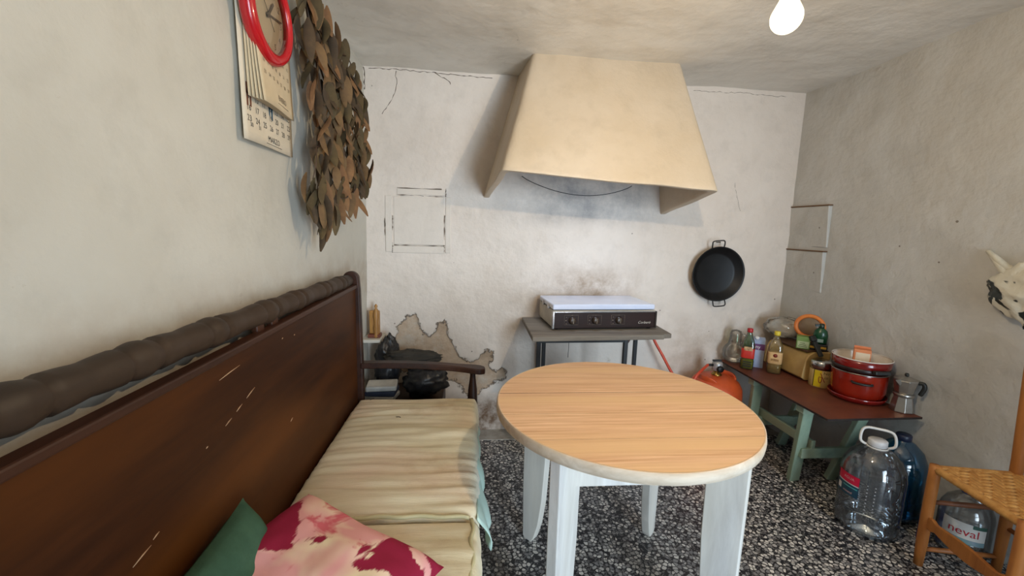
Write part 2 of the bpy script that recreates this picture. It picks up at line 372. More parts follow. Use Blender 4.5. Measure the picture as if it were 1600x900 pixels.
# ------------------------------------------------------------------ plaster hood
hood = thing('chimney_hood', 'white plaster cooking hood flaring out of the back wall below the ceiling', 'hood', (0.65, BW, 1.4))
HT = {'bl': (0.115, 1.95, 1.562), 'br': (1.177, 1.95, 1.507), 'tl': (0.288, 2.236, 2.2), 'tr': (1.063, 2.247, 2.2),
      'wbl': (0.051, 2.57, 1.472), 'wbr': (1.189, 2.57, 1.414), 'wtl': (0.245, 2.57, 2.2), 'wtr': (1.09, 2.57, 2.2)}
H = {k: Vector(p) for k, p in HT.items()}
def lerp4(a, b_, c, d, u, v): return (a * (1 - u) + b_ * u) * (1 - v) + (c * (1 - u) + d * u) * v
def hood_shell(inset):
    ks = dict(H)
    if inset:
        cx = 0.65
        for k in ks:
            p = ks[k].copy(); p.x += (0.035 if p.x < cx else -0.035)
            if not k.startswith('w'): p.y += 0.035
            ks[k] = p
    NU, NV, NS = 44, 34, 20
    def col(v):   # ring from wall-left via the front to wall-right at height v
        ring = []
        for i in range(NS): u = i / NS; ring.append(lerp4(ks['wbl'], ks['bl'], ks['wtl'], ks['tl'], u, v))
        for i in range(NU): u = i / NU; ring.append(lerp4(ks['bl'], ks['br'], ks['tl'], ks['tr'], u, v))
        for i in range(NS + 1): u = i / NS; ring.append(lerp4(ks['br'], ks['wbr'], ks['tr'], ks['wtr'], u, v))
        # soften the front corners
        for _ in range(2):
            r2 = [ring[0]] + [(ring[i - 1] + ring[i] * 2 + ring[i + 1]) / 4 for i in range(1, len(ring) - 1)] + [ring[-1]]; ring = r2
        return ring
    rows = []
    for j in range(NV + 1):
        v = j / NV; r = col(v)
        for i, p in enumerate(r):
            sag = 0.010 * nz(p.x, p.y, 0, 3.0) * (1 - v)
            p.z += sag - (0.006 * math.sin(PI * min(1, max(0, (p.x - 0.1) / 1.1))) * (1 - v))
            q = 0.006 * nz(p.x, p.y, p.z, 3.5) + 0.0025 * nz(p.x, p.y, p.z, 11)
            p.y += q; p.x += q * 0.5
        rows.append(r)
    return rows
ro, ri = hood_shell(False), hood_shell(True)
b = B(); n = len(ro[0]); vs_ = [p for r in ro for p in r] + [p for r in ri for p in r]; off = len(ro) * n; fs_ = []
for j in range(len(ro) - 1):
    for i in range(n - 1):
        a = j * n + i; fs_.append((a, a + 1, a + n + 1, a + n)); fs_.append((off + a + n, off + a + n + 1, off + a + 1, off + a))
for i in range(n - 1): fs_.append((off + i, off + i + 1, i + 1, i))
top = (len(ro) - 1) * n
for i in range(n - 1): fs_.append((top + i, top + i + 1, off + top + i + 1, off + top + i))
hv = Vector((0.65, BW, 1.4)); b.add([p - hv for p in vs_], fs_, True)
obj('hood_shell', b, m_hood, hood, bevel=0.006)
b = B(); wp = []
for i in range(25):
    u = i / 24; wp.append((0.27 + 0.66 * u, 2.47 - 0.05 * math.sin(PI * u), 1.60 - 0.03 * u - 0.085 * math.sin(PI * u) ** 0.8))
b.tube([(p[0] - hv.x, p[1] - hv.y, p[2] - hv.z) for p in wp], 0.0022, 6)
obj('sagging_wire', b, M('black_wire', (22, 22, 24)), hood, label='thin black wire sagging under the hood')

# painted-over hatch in the back wall
hatch = thing('wall_hatch', 'small painted-over hatch door in the back wall left of the hood', 'hatch', (-0.33, BW - 0.003, 1.13))
def hb(name, xa, xb, za, zb, d, lab=None):
    bb = B(); bb.box(xa + 0.33, xb + 0.33, -d, 0.012, za - 1.13, zb - 1.13); return obj(name, bb, m_back_plain, hatch, bevel=0.003, label=lab)
m_back_plain = plaster('limewash_hatch', (222, 212, 201), (212, 200, 187), speck=False)
hb('door_panel', -0.474, -0.181, 1.186, 1.468, 0.001)
hb('top_rail', -0.454, -0.173, 1.478, 1.512, 0.003); hb('bottom_rail', -0.484, -0.174, 1.136, 1.178, 0.003)
hb('stile', -0.522, -0.484, 1.14, 1.47, 0.003); hb('stile', -0.171, -0.14, 1.14, 1.47, 0.001)
for i, (xa, za, xb, zb) in enumerate([(-0.454, 1.515, -0.195, 1.514), (-0.455, 1.474, -0.30, 1.473), (-0.29, 1.473, -0.173, 1.472), (-0.169, 1.517, -0.170, 1.472), (-0.524, 1.34, -0.524, 1.236),
                                     (-0.479, 1.353, -0.479, 1.267), (-0.176, 1.363, -0.176, 1.218), (-0.47, 1.182, -0.178, 1.182), (-0.480, 1.195, -0.482, 1.134), (-0.177, 1.188, -0.178, 1.142)]):
    bb = B(); k = 9; rnd = random.Random(i)
    bb.tube([(xa + (xb - xa) * q / k + 0.33 + rnd.uniform(-1, 1) * 0.0012, -0.003, za + (zb - za) * q / k - 1.13 + rnd.uniform(-1, 1) * 0.0012) for q in range(k + 1)],
            [0.0003 + 0.0030 * rnd.random() ** 1.6 for q in range(k + 1)], 5)
    obj('gap', bb, m_crack, hatch)

# plaster corbel shelves in the right corner
for zt, yn, lab in ((1.482, 2.262, 'upper plaster wedge shelf with a thin brown board in the right corner'), (1.215, 2.263, 'lower plaster wedge shelf with a thin brown board in the right corner')):
    xw = right_x(2.4, zt); t = thing('corbel_shelf', lab, 'shelf', (xw, 2.4, zt), group='corner corbel shelves')
    bb = B(); ya, yb = yn - 2.4, 0.17; d = 0.013
    bb.add([(-d, ya, 0), (-d, yb, 0), (0.04, yb, 0), (0.04, ya, 0), (0.004, ya, -0.24), (0.004, yb, -0.24), (0.04, yb, -0.24), (0.04, ya, -0.24)],
           [(0, 1, 2, 3), (7, 6, 5, 4), (0, 4, 5, 1), (1, 5, 6, 2), (2, 6, 7, 3), (3, 7, 4, 0)])
    obj('plaster_wedge', bb, m_right, t, bevel=0.004)
    bb = B(); bb.box(-d - 0.003, 0.03, ya - 0.004, yb, 0.0005, 0.007); obj('board', bb, M('thin_brown_board', (122, 92, 66), (98, 70, 48), 12, 0.8), t)

# ------------------------------------------------------------------ bare bulb
bulb = thing('light_bulb', 'lit bare light bulb hanging from the ceiling on a short cord', 'light bulb', (0.69, 0.955, 1.785))
bm_ = NT('filament_glow'); em = bm_.n('ShaderNodeEmission'); em.inputs[0].default_value = (1.0, 0.78, 0.52, 1); em.inputs[1].default_value = BULB_POWER * 20.6
bm_.l(em.outputs[0], bm_.out.inputs[0]); bm_.t.nodes.remove(bm_.p)
b = B(); b.lathe([(0.001, -0.010)] + [(0.010 * math.sin(PI * k / 10), -0.010 * math.cos(PI * k / 10)) for k in range(1, 10)] + [(0.001, 0.010)], 16); obj('filament', b, bm_.m, bulb)
bm_ = NT('glowing_glass'); em = bm_.n('ShaderNodeEmission'); em.inputs[0].default_value = (1.0, 0.86, 0.55, 1); em.inputs[1].default_value = 3.2
tr_ = bm_.n('ShaderNodeBsdfTransparent'); mx_ = bm_.n('ShaderNodeMixShader'); mx_.inputs[0].default_value = 0.45
bm_.l(tr_.outputs[0], mx_.inputs[1]); bm_.l(em.outputs[0], mx_.inputs[2]); bm_.l(mx_.outputs[0], bm_.out.inputs[0]); bm_.t.nodes.remove(bm_.p)
b = B(); prof = [(0.002, -0.034)] + [(0.033 * math.sin(a), -0.033 * math.cos(a)) for a in [PI * k / 16 for k in range(2, 11)]] + [(0.026, 0.022), (0.019, 0.036), (0.0145, 0.046)]
b.lathe(prof, 24); obj('glass_globe', b, bm_.m, bulb, label='glowing warm white glass globe')
b = B(); b.lathe([(0.0135, 0.046)] + [(0.0135 + 0.0012 * (k % 2), 0.048 + 0.003 * k) for k in range(7)] + [(0.010, 0.072)], 20); obj('screw_cap', b, M('brass', (190, 160, 90), (150, 120, 60), rough=0.35, metal=1), bulb)
b = B(); b.lathe([(0.0175, 0.058), (0.0195, 0.07), (0.0195, 0.10), (0.012, 0.115), (0.005, 0.12)], 20); obj('lamp_holder', b, M('bakelite_white', (222, 216, 200)), bulb)
b = B(); b.tube([(0, 0, 0.115), (0.004, 0.002, 0.2), (-0.003, 0.002, 0.3), (0, 0, 0.40)], 0.0035, 8); obj('cord', b, M('cord_white', (210, 204, 190)), bulb)

# ------------------------------------------------------------------ wooden settle
DARK = wood('dark_varnish', (54, 30, 20), (32, 18, 12), (70, 38, 20), axis='Y', rough=0.48, coat=0.0, bump=0.15, spec=0.35)
m_panel = NT('settle_panel')
v_ = m_panel.coord((1, 0.10, 1)); f1 = m_panel.noise(22, 8, 0.65, v_, 0.4); f2 = m_panel.noise(2.4, 3, 0.5, m_panel.coord((1, 0.3, 1.3)))
cc = m_panel.mix(m_panel.ramp(f1, 0.3, 0.7), lin((66, 35, 14)), lin((42, 21, 9)))
cc = m_panel.mix(m_panel.math('MULTIPLY', m_panel.ramp(f2, 0.45, 0.68), 0.8), cc, lin((92, 50, 16)))
sc_ = m_panel.ramp(m_panel.noise(16, 5, 0.8, m_panel.coord((1, 0.16, 1), (0.35, 0, 0))), 0.73, 0.76)
cc = m_panel.mix(m_panel.math('MULTIPLY', sc_, 0.55), cc, lin((168, 132, 96)))
m_panel.color(cc); m_panel.p.inputs['Roughness'].default_value = 0.5; m_panel.p.inputs['Specular IOR Level'].default_value = 0.15
m_panel.l(m_panel.bump(f1, 0.12, 0.002), m_panel.p.inputs['Normal'])
BL0, BL1 = 0.06, 1.975
settle = thing('wooden_settle', 'dark varnished wooden settle with tall panel back along the left wall', 'bench', (-0.3, 1.0, 0))
S = Vector((-0.3, 1.0, 0))
def sp(name, b, mat=None, **k):
    b.v = [tuple(Vector(p) - S) for p in b.v]; return obj(name, b, mat or DARK, settle, **k)
b = B(); b.hexa([(-0.566, BL0, 0.30), (-0.545, BL0, 0.30), (-0.545, BL1, 0.30), (-0.566, BL1, 0.30), (-0.566, BL0, 1.004), (-0.545, BL0, 1.004), (-0.545, BL1, 1.021), (-0.566, BL1, 1.021)])
sp('back_panel', b, m_panel.m, bevel=0.003)
b = B(); b.bar((-0.552, BL0, 0.9955), (-0.552, BL1, 1.0125), 0.032, 0.018); sp('panel_cap', b, bevel=0.004)
for k, (ya, za, yb, zb) in enumerate(((0.66, 0.735, 0.70, 0.742), (0.705, 0.748, 0.72, 0.752), (0.93, 0.845, 0.955, 0.852), (0.975, 0.858, 1.0, 0.866), (1.02, 0.872, 1.06, 0.884), (0.86, 0.83, 0.866, 0.832), (1.22, 0.965, 1.226, 0.968), (1.30, 0.955, 1.306, 0.957), (0.92, 0.955, 1.0, 0.962), (1.25, 0.70, 1.265, 0.706))):
    b = B(); b.tube([(-0.5448, ya, za), (-0.5446, (ya + yb) / 2, (za + zb) / 2 + 0.001), (-0.5448, yb, zb)], [0.0006, 0.0014, 0.0006], 5)
    sp('scratch', b, M('bare_wood', (186, 150, 116), (160, 124, 92)))
# turned top rail with rings
rings = [0.12, 0.33, 0.545, 0.745, 0.95, 1.19, 1.385, 1.63, 1.83]
P = []; R_ = []
for i in range(221):
    y = BL0 - 0.02 + (BL1 - 0.02 - BL0 + 0.02) * i / 220
    d = min(abs(y - q) for q in rings)
    r = 0.0275 + 0.0035 * math.sin(PI * min(1, d / 0.1))
    for q in rings:
        e = y - q
        if abs(e) < 0.028: r = max(r, 0.0345 - 0.004 * (e / 0.02) ** 2)
        if 0.028 <= abs(e) < 0.036: r = min(r, 0.0265)
        if 0.036 <= abs(e) < 0.046: r = max(r, 0.0315)
    P.append((-0.575, y, 1.060 - 0.020 * (y - 0.5) / 1.4)); R_.append(r)
b = B(); b.tube(P, R_, 20)
sp('top_rail', b, wood('rail_wood', (54, 43, 33), (36, 28, 21), (66, 48, 34), axis='Y', rough=0.55, spec=0.3), label='turned dark rail with rings, worn and dusty')
for yy in (1.13, 1.21):
    b = B(); b.box(-0.572, -0.555, yy - 0.018, yy + 0.018, 0.995, 1.035); sp('rail_spacer', b, bevel=0.004)
# end posts with rounded heads
for ye, nm in ((BL1, 1), (BL0 - 0.03, 0)):
    prof = [(-0.60, 0.0), (-0.60, 0.98)] + [(-0.567 - 0.036 * math.cos(a), 1.045 + 0.036 * math.sin(a)) for a in [PI * k / 12 for k in range(1, 12)]] + [(-0.527, 0.99), (-0.520, 0.6), (-0.520, 0.0)]
    b = B(); b.M = Matrix(((1, 0, 0, 0), (0, 0, -1, ye + 0.035), (0, 1, 0, 0), (0, 0, 0, 1))); b.prism(prof, 0, 0.035)
    sp('end_post', b, bevel=0.006, seg=3)
for ye, s_ in ((1.995, 1), (BL0 - 0.02, -1)):
    # armrest: shaped board, widening to a rounded hand end
    pts = []
    for k in range(25):
        u = k / 24; x = -0.53 + 0.595 * u; wd = 0.026 + 0.012 * smooth01((u - 0.75) / 0.2)
        if u > 0.94: wd *= math.sqrt(max(0.05, 1 - ((u - 0.94) / 0.07) ** 2))
        z = 0.628 - 0.030 * u + 0.012 * math.sin(PI * u); pts.append((x, wd, z))
    b = B(); vs2 = []
    for x, wd, z in pts: vs2 += [(x, ye - wd, z - 0.014), (x, ye + wd, z - 0.014), (x, ye + wd, z + 0.014), (x, ye - wd, z + 0.014)]
    fs2 = [(3, 2, 1, 0), tuple(range(96, 100))]
    for k in range(24):
        for q in range(4): fs2.append((k * 4 + q, k * 4 + (q + 1) % 4, k * 4 + 4 + (q + 1) % 4, k * 4 + 4 + q))
    b.add(vs2, fs2); sp('armrest', b, bevel=0.006, seg=3)
    b = B(); b.M = Matrix.Translation((0.005, ye, 0)); b.lathe([(0.02, 0.0), (0.026, 0.02), (0.022, 0.12), (0.026, 0.26), (0.026, 0.36), (0.021, 0.375), (0.025, 0.43), (0.022, 0.5), (0.015, 0.555), (0.013, 0.575), (0.017, 0.59)], 16)
    sp('front_post', b)
    b = B(); b.box(-0.53, 0.005, ye - 0.012, ye + 0.012, 0.27, 0.335); sp('side_rail', b, bevel=0.003)
b = B(); b.box(-0.006, 0.018, BL0, BL1 + 0.01, 0.265, 0.335); sp('front_rail', b, bevel=0.004)
for i in range(9):
    b = B(); xa = -0.54 + i * 0.06; b.box(xa, xa + 0.05, BL0, BL1, 0.318, 0.335); sp('seat_slat', b, bevel=0.002)

# ------------------------------------------------------------------ seat cushions
def fabric(name, a, b2, stain, pink, stretch=(0.6, 3, 1), pale=None):
    t = NT(name); n1 = t.noise(5, 4, 0.6, t.coord(stretch)); n2 = t.noise(3.2, 5, 0.65); n3 = t.noise(1.9, 4, 0.6, t.coord((1, 1.6, 1), (0, 0, 0.5)))
    col = t.mix(t.ramp(n1, 0.35, 0.65), lin(a), lin(b2))
    col = t.mix(t.math('MULTIPLY', t.ramp(n3, 0.5, 0.68), 0.55), col, lin(pink))
    col = t.mix(t.math('MULTIPLY', t.ramp(n2, 0.58, 0.74), 0.6), col, lin(stain))
    if pale:   # faded towards the front hem
        sx = t.n('ShaderNodeSeparateXYZ'); t.l(t.coord(), sx.inputs[0])
        f = t.math('ADD', sx.outputs[0], t.math('MULTIPLY', t.math('SUBTRACT', t.noise(4, 3), 0.5), 0.08))
        col = t.mix(t.math('MULTIPLY', t.ramp(f, 0.255, 0.33), 0.8), col, lin(pale))
    t.color(col); t.p.inputs['Roughness'].default_value = 0.9; t.p.inputs['Specular IOR Level'].default_value = 0.15; t.p.inputs['Sheen Weight'].default_value = 0.2
    t.l(t.bump(t.noise(60, 5, 0.7, t.coord((0.3, 4, 1))), 0.6, 0.004), t.p.inputs['Normal']); return t.m
m_cush = fabric('stained_cream_cover', (220, 208, 180), (202, 188, 154), (162, 124, 88), (216, 182, 158), pale=(190, 206, 194))
m_cush2 = fabric('cream_cover', (220, 210, 182), (204, 190, 156), (176, 142, 106), (216, 186, 162), pale=(196, 200, 170))
def wrinkle(x, y, seed, amp=1.0):
    q = y + 0.012 * nz(x, y, seed, 5) * 1.5
    a = math.sin(q * 150 + 3 * nz(x, y, seed + 2, 3)) * 0.0024 + math.sin(q * 78 + 5 * nz(x, y, seed + 4, 2.5)) * 0.0036
    ridge = max(0, nz(x * 0.35, y * 2.3, seed, 4.5)) ** 1.5 * 0.022
    return amp * (a * (0.5 + 0.9 * abs(nz(x, y, seed + 9, 2))) + ridge + 0.005 * nz(x, y, seed, 5))
def cushion(name, label, x0c, x1c, y0c, y1c, zb, zt, mat, seed, hang=None, crown=0.012):
    cx, cy = (x0c + x1c) / 2, (y0c + y1c) / 2; t = thing(name, label, 'cushion', (cx, cy, zb))
    lx, ly = (x1c - x0c) / 2, (y1c - y0c) / 2; th = zt - zb; N1, N2 = 80, 110
    def fn(u, v):
        a, c = u * 2 - 1, v * 2 - 1
        ex = 1 - abs(a) ** 10; ey = 1 - abs(c) ** 14
        x = lx * a * (1 - 0.02 * abs(c) ** 6); y = ly * c * (1 - 0.015 * abs(a) ** 6)
        z = th * (0.72 + 0.28 * min(ex, ey) ** 0.5) + crown * (1 - a * a) * (1 - c * c) + wrinkle(x + cx, y + cy, seed) * min(1, min(ex, ey) * 3)
        return (x, y, z)
    b = B(); b.grid(fn, N1, N2)
    # skirt round the edge down to the base
    edge = [(i, 0) for i in range(N1)] + [(N1, j) for j in range(N2)] + [(i, N2) for i in range(N1, 0, -1)] + [(0, j) for j in range(N2, 0, -1)]
    rows = 6; o = len(b.v); K = len(edge); ids = [[j * (N1 + 1) + i for i, j in edge]]
    for r in range(1, rows + 1):
        f = r / rows; row = []
        for (i, j) in edge:
            x, y, z = b.v[j * (N1 + 1) + i]; bul = 1 + 0.025 * math.sin(PI * f); w_ = 0.003 * math.sin((x + y) * 90 + r)
            row.append(len(b.v)); b.v.append((x * bul + w_ * 0.5, y * (1 + 0.012 * math.sin(PI * f)), z * (1 - f)))
        ids.append(row)
        for k in range(K): b.f.append([ids[r - 1][k], ids[r - 1][(k + 1) % K], row[(k + 1) % K], row[k]]); b.sm.append(True)
    b.f.append(list(ids[-1])); b.sm.append(False)
    obj('cover', b, mat, t); return t
base_pad = cushion('mattress_pad', 'thin cream mattress pad under the cushions against the settle back', -0.542, 0.0, 0.12, 1.955, 0.336, 0.392, m_cush2, 31)
far_c = cushion('seat_cushion', 'long stained cream cushion at the far end of the settle', -0.538, 0.028, 1.12, 1.962, 0.394, 0.478, m_cush, 11)
# hem of the far cushion cover hanging over the front edge
def hem(u, v):
    y = -0.43 + 0.60 * u; fl = smooth01(1 - u * 1.3)
    x = 0.274 + 0.010 * math.sin(PI * v) + 0.040 * v * fl + 0.012 * math.sin(u * 26 + v * 3) * v
    z = 0.062 - v * (0.03 + 0.055 * fl) + 0.006 * math.sin(u * 17)
    return (x + 0.003, y - 0.02 * v * fl, z)
b = B(); b.grid(hem, 40, 14); obj('hanging_hem', b, M('pale_green_hem', (190, 214, 204), (170, 196, 184), 9, 0.85, bump=0.3, bscale=30), far_c, solid=0.003, label='pale green corner of the cover hanging over the edge')
b = B(); tw = [(-0.2, 0.28, 0.103), (-0.215, 0.288, 0.102)]
near_c = cushion('seat_cushion', 'cream cushion with piped edge at the near end of the settle under the pillows', -0.536, 0.028, 0.16, 1.118, 0.394, 0.462, m_cush2, 23)
b = B(); b.tube([(0.262 + 0.004 * math.sin(k * 0.9), -0.47 + 0.94 * k / 60, 0.0685 + 0.003 * math.sin(k * 0.5)) for k in range(61)], 0.0055, 8); obj('piping', b, M('piping_cream', (196, 190, 152), (176, 166, 128)), near_c)
b = B(); b.tube([(-0.255 + 0.508 * k / 40, 0.472 + 0.003 * math.sin(k * 0.7), 0.068 + 0.012 * math.sin(PI * k / 40) ** 0.5) for k in range(41)], 0.006, 8); obj('piping', b, M('piping_cream', (196, 190, 152)), near_c)
tw1 = B(); tw1.tube([(0, 0, 0), (0.012, -0.002, 0.002), (0.02, -0.007, 0.001)], 0.0017, 5)
tag(obj('twig', tw1, M('twig', (60, 44, 30)), loc=(-0.315, 1.70, 0.4985)), 'small dark twig lying mid-way across the far cushion', 'twig', 'twigs on the cushion')
tag(obj('twig', tw1, M('twig', (60, 44, 30)), loc=(-0.47, 1.90, 0.490), rot=(0, 0, 0.9)), 'small dark twig at the far left corner of the far cushion', 'twig', 'twigs on the cushion')

# pillows
def pillow(b, sx, sy, th, seed, n=36):
    def side(sg):
        def fn(u, v):
            a, c = u * 2 - 1, v * 2 - 1
            pin = 1 - 0.09 * (1 - a * a) * abs(c) ** 3; pin2 = 1 - 0.09 * (1 - c * c) * abs(a) ** 3
            h = ((1 - a ** 4) * (1 - c ** 4)) ** 0.55
            return (sx / 2 * a * pin2, sy / 2 * c * pin, sg * th / 2 * h * (1 + 0.25 * nz(a, c, seed, 1.6)) + 0.006 * nz(a, c, seed + sg, 4) * h)
        return fn
    b.grid(side(1), n, n); b.grid(side(-1), n, n); return b
def basis(o, ux, uy, loc):
    ux = Vector(ux).normalized(); uy = Vector(uy); uy = (uy - ux * uy.dot(ux)).normalized(); uz = ux.cross(uy)
    o.matrix_world = Matrix(((ux.x, uy.x, uz.x, loc[0]), (ux.y, uy.y, uz.y, loc[1]), (ux.z, uy.z, uz.z, loc[2]), (0, 0, 0, 1)))
b = B(); pillow(b, 0.38, 0.27, 0.09, 3)
o = obj('throw_pillow', b, M('green_cotton', (68, 96, 76), (56, 82, 64), 14, 0.9, bump=0.3, bscale=160, spec=0.1))
basis(o, (0.0, 1, 0.0), (-0.52, 0.02, 0.86), (-0.44, 0.725, 0.565)); tag(o, 'plain green pillow leaning on the settle back', 'pillow')
def floral():
    t = NT('floral_print'); v = t.coord((1, 1, 0.2))
    n1 = t.noise(4.3, 3, 0.55, v, 0.6); n2 = t.noise(6.5, 4, 0.6, t.coord((1.4, 0.8, 0.2), (0, 0, 0.6)), 0.8); n3 = t.noise(30, 4, 0.6, t.coord((4, 0.7, 1), (0, 0, 0.4)))
    col = t.mix(t.ramp(n1, 0.36, 0.5), lin((226, 208, 176)), lin((212, 152, 148)))
    col = t.mix(t.ramp(n2, 0.55, 0.62), col, lin((196, 96, 104)))
    n4 = t.math('ADD', t.noise(5.0, 3, 0.5, t.coord((1, 1, 0.2), (0, 0, 2.1)), 0.5), t.math('MULTIPLY', t.math('SUBTRACT', n3, 0.5), 0.12))
    col = t.mix(t.ramp(n4, 0.545, 0.565), col, lin((138, 28, 56)))
    t.color(col); t.p.inputs['Roughness'].default_value = 0.85; t.p.inputs['Specular IOR Level'].default_value = 0.2
    t.l(t.bump(t.noise(14, 4), 0.25, 0.01), t.p.inputs['Normal']); return t.m
pk = B(); pillow(pk, 0.42, 0.40, 0.13, 8)
o = obj('throw_pillow', pk, floral()); basis(o, (0.87, -0.42, -0.18), (0.36, 0.9, 0.0), (-0.33, 0.80, 0.545))
tag(o, 'cream pillow printed with pink and crimson flowers', 'pillow')

# ------------------------------------------------------------------ round table
TC = Vector((0.517, 1.33, 0)); TR = 0.428
rt = thing('round_table', 'round table with plank top and white splayed board legs', 'table', TC)
m_top = wood('table_top_wood', (234, 196, 158), (196, 148, 106), (222, 184, 138), axis='X', rough=0.55, scale=17, bump=0.35, along=0.03)
m_side = wood('bleached_wood', (214, 200, 182), (184, 166, 144), (200, 176, 146), axis='X', rough=0.7, scale=6)
edges = [-TR, -0.255, -0.09, 0.078, 0.243, TR]
for i in range(5):
    ya, yb = edges[i] + (0.0011 if i == 3 else 0.0003), edges[i + 1] - (0.0011 if i == 2 else 0.0003); pts = []; K = 28
    def cx_(y): return math.sqrt(max(0, TR * TR - y * y))
    for k in range(K + 1): y = ya + (yb - ya) * k / K; pts.append((cx_(y), y))
    for k in range(K, -1, -1): y = ya + (yb - ya) * k / K; pts.append((-cx_(y), y))
    q = []
    for p in pts:
        if not q or math.hypot(p[0] - q[-1][0], p[1] - q[-1][1]) > 1e-5: q.append(p)
    if math.hypot(q[0][0] - q[-1][0], q[0][1] - q[-1][1]) < 1e-5: q.pop()
    b = B(); b.prism(q, 0.686, 0.72); o = obj('plank', b, None, rt, bevel=0.0006 if i not in (0, 4) else 0.0006)
    o.data.materials.append(m_top); o.data.materials.append(m_side); o.data.materials.append(M('seam_dark', (74, 46, 28), (56, 36, 24)))  # third material: dark colour for the plank faces inside the seams
    for pl in o.data.polygons: pl.material_index = 0 if pl.normal.z > 0.5 else (2 if abs(pl.normal.y) > 0.999 and pl.area > 0.005 else 1)
b = B(); b.tube([(TR * math.cos(2 * PI * k / 96), TR * math.sin(2 * PI * k / 96), 0.7035) for k in range(96)], 0.0002, 4, closed=True)
b = B(); prof = [(TR - 0.004, 0.6865), (TR + 0.003, 0.689), (TR + 0.0045, 0.703), (TR + 0.002, 0.7185), (TR - 0.003, 0.7206)]
vs2 = []; K = 96
for r, z in prof: vs2 += [(r * math.cos(2 * PI * k / K), r * math.sin(2 * PI * k / K), z) for k in range(K)]
b.add(vs2, [(i * K + k, i * K + (k + 1) % K, (i + 1) * K + (k + 1) % K, (i + 1) * K + k) for i in range(len(prof) - 1) for k in range(K)], True)
obj('edge_band', b, m_side, rt, solid=0.003, offset=-1)
m_leg = wood('whitewashed_leg', (218, 216, 212), (188, 184, 180), (214, 206, 190), axis='Z', rough=0.75, scale=5)
for ang in (225, 315, 135, 45):
    a = math.radians(ang); rd = Vector((math.cos(a), math.sin(a), 0)); tn = Vector((-rd.y, rd.x, 0))
    prof = [(0.29, 0.686), (0.405, 0.686), (0.402, 0.25), (0.395, 0.012), (0.385, 0.0), (0.350, 0.0), (0.338, 0.02), (0.318, 0.09), (0.303, 0.2), (0.293, 0.38)]
    b = B(); n_ = len(prof); vs2 = []
    for s_ in (-1, 1): vs2 += [rd * r + tn * (0.018 * s_) + Vector((0, 0, z)) for r, z in prof]
    b.add(vs2, [tuple(range(n_)), tuple(range(2 * n_ - 1, n_ - 1, -1))] + [(i, (i + 1) % n_, n_ + (i + 1) % n_, n_ + i) for i in range(n_)])
    obj('leg', b, m_leg, rt, bevel=0.004, seg=3)
for k in range(4):
    b = B(); b.M = Matrix.Rotation(k * PI / 2, 4, 'Z'); b.box(-0.212, 0.212, -0.236, -0.214, 0.562, 0.6855); obj('apron', b, m_leg, rt, bevel=0.003)

# ------------------------------------------------------------------ stove table
st = thing('stove_table', 'grey weathered board on black metal legs against the back wall', 'table', (0.69, 2.3, 0))
Q = Vector((0.69, 2.3, 0)); ZT = 0.755
b = B(); poly = [(0.305, 2.05), (0.62, 2.075), (1.03, 2.105), (1.035, 2.125), (1.085, 2.135), (1.095, 2.53), (0.305, 2.53)]
b.prism([(x - Q.x, y - Q.y) for x, y in poly], ZT - 0.026, ZT)
obj('top_board', b, wood('grey_board', (122, 112, 100), (88, 80, 72), (142, 134, 122), axis='X', rough=0.85, bump=0.5), st, bevel=0.004)
m_blk = M('black_iron', (26, 25, 26), (16, 15, 16), rough=0.5, metal=0.3)
for x, y in ((0.346, 2.10), (0.822, 2.12), (0.43, 2.42), (1.0, 2.42)):
    b = B(); b.box(x - Q.x - 0.011, x - Q.x + 0.011, y - Q.y - 0.011, y - Q.y + 0.011, 0, ZT - 0.026); obj('leg', b, m_blk, st, bevel=0.002)
b = B(); b.bar((0.35 - Q.x, 2.10 - Q.y, ZT - 0.036), (0.82 - Q.x, 2.12 - Q.y, ZT - 0.036), 0.018, 0.014); obj('frame_bar', b, m_blk, st)
b = B(); b.bar((0.43 - Q.x, 2.42 - Q.y, ZT - 0.036), (1.0 - Q.x, 2.42 - Q.y, ZT - 0.036), 0.018, 0.014); obj('frame_bar', b, m_blk, st)
b = B(); b.bar((0.346 - Q.x, 2.10 - Q.y, ZT - 0.052), (0.43 - Q.x, 2.42 - Q.y, ZT - 0.052), 0.016, 0.012); obj('frame_bar', b, m_blk, st)
b = B(); b.bar((0.822 - Q.x, 2.12 - Q.y, ZT - 0.052), (1.0 - Q.x, 2.42 - Q.y, ZT - 0.052), 0.016, 0.012); obj('frame_bar', b, m_blk, st)
b = B(); b.tube([(0.53 - Q.x, 2.2 - Q.y, 0.73), (0.531 - Q.x, 2.2 - Q.y, 0.66), (0.529 - Q.x, 2.2 - Q.y, 0.6)], 0.0014, 5); obj('hanging_wire', b, m_blk, st)

# ------------------------------------------------------------------ gas stove
sv = thing('gas_stove', 'three burner gas stove with closed white lid and brown control panel', 'stove', (0.431, 2.195, ZT), math.radians(4.4))
m_enam = M('white_enamel', (214, 222, 242), (202, 212, 236), 6, rough=0.12, spec=0.6, coat=0.6)
m_body = M('cream_metal', (196, 188, 172), (176, 166, 150), 10, rough=0.4)
m_pan = wood('brown_panel', (44, 27, 22), (34, 20, 17), axis='X', rough=0.45, scale=5, bump=0.02, spec=0.2)
m_chr = M('chrome', (205, 205, 205), (180, 180, 182), rough=0.2, metal=1)
W_, D_, = 0.61, 0.32
b = B(); b.box(0.004, W_ - 0.004, 0.006, D_, 0.012, 0.108); obj('body', b, m_body, sv, bevel=0.004)
b = B(); b.box(0.012, W_ - 0.010, -0.004, 0.008, 0.010, 0.098); obj('control_panel', b, m_pan, sv, bevel=0.002)
b = B(); b.box(0.0, 0.012, -0.007, 0.012, 0.008, 0.104); obj('trim_strip', b, m_chr, sv, bevel=0.002)
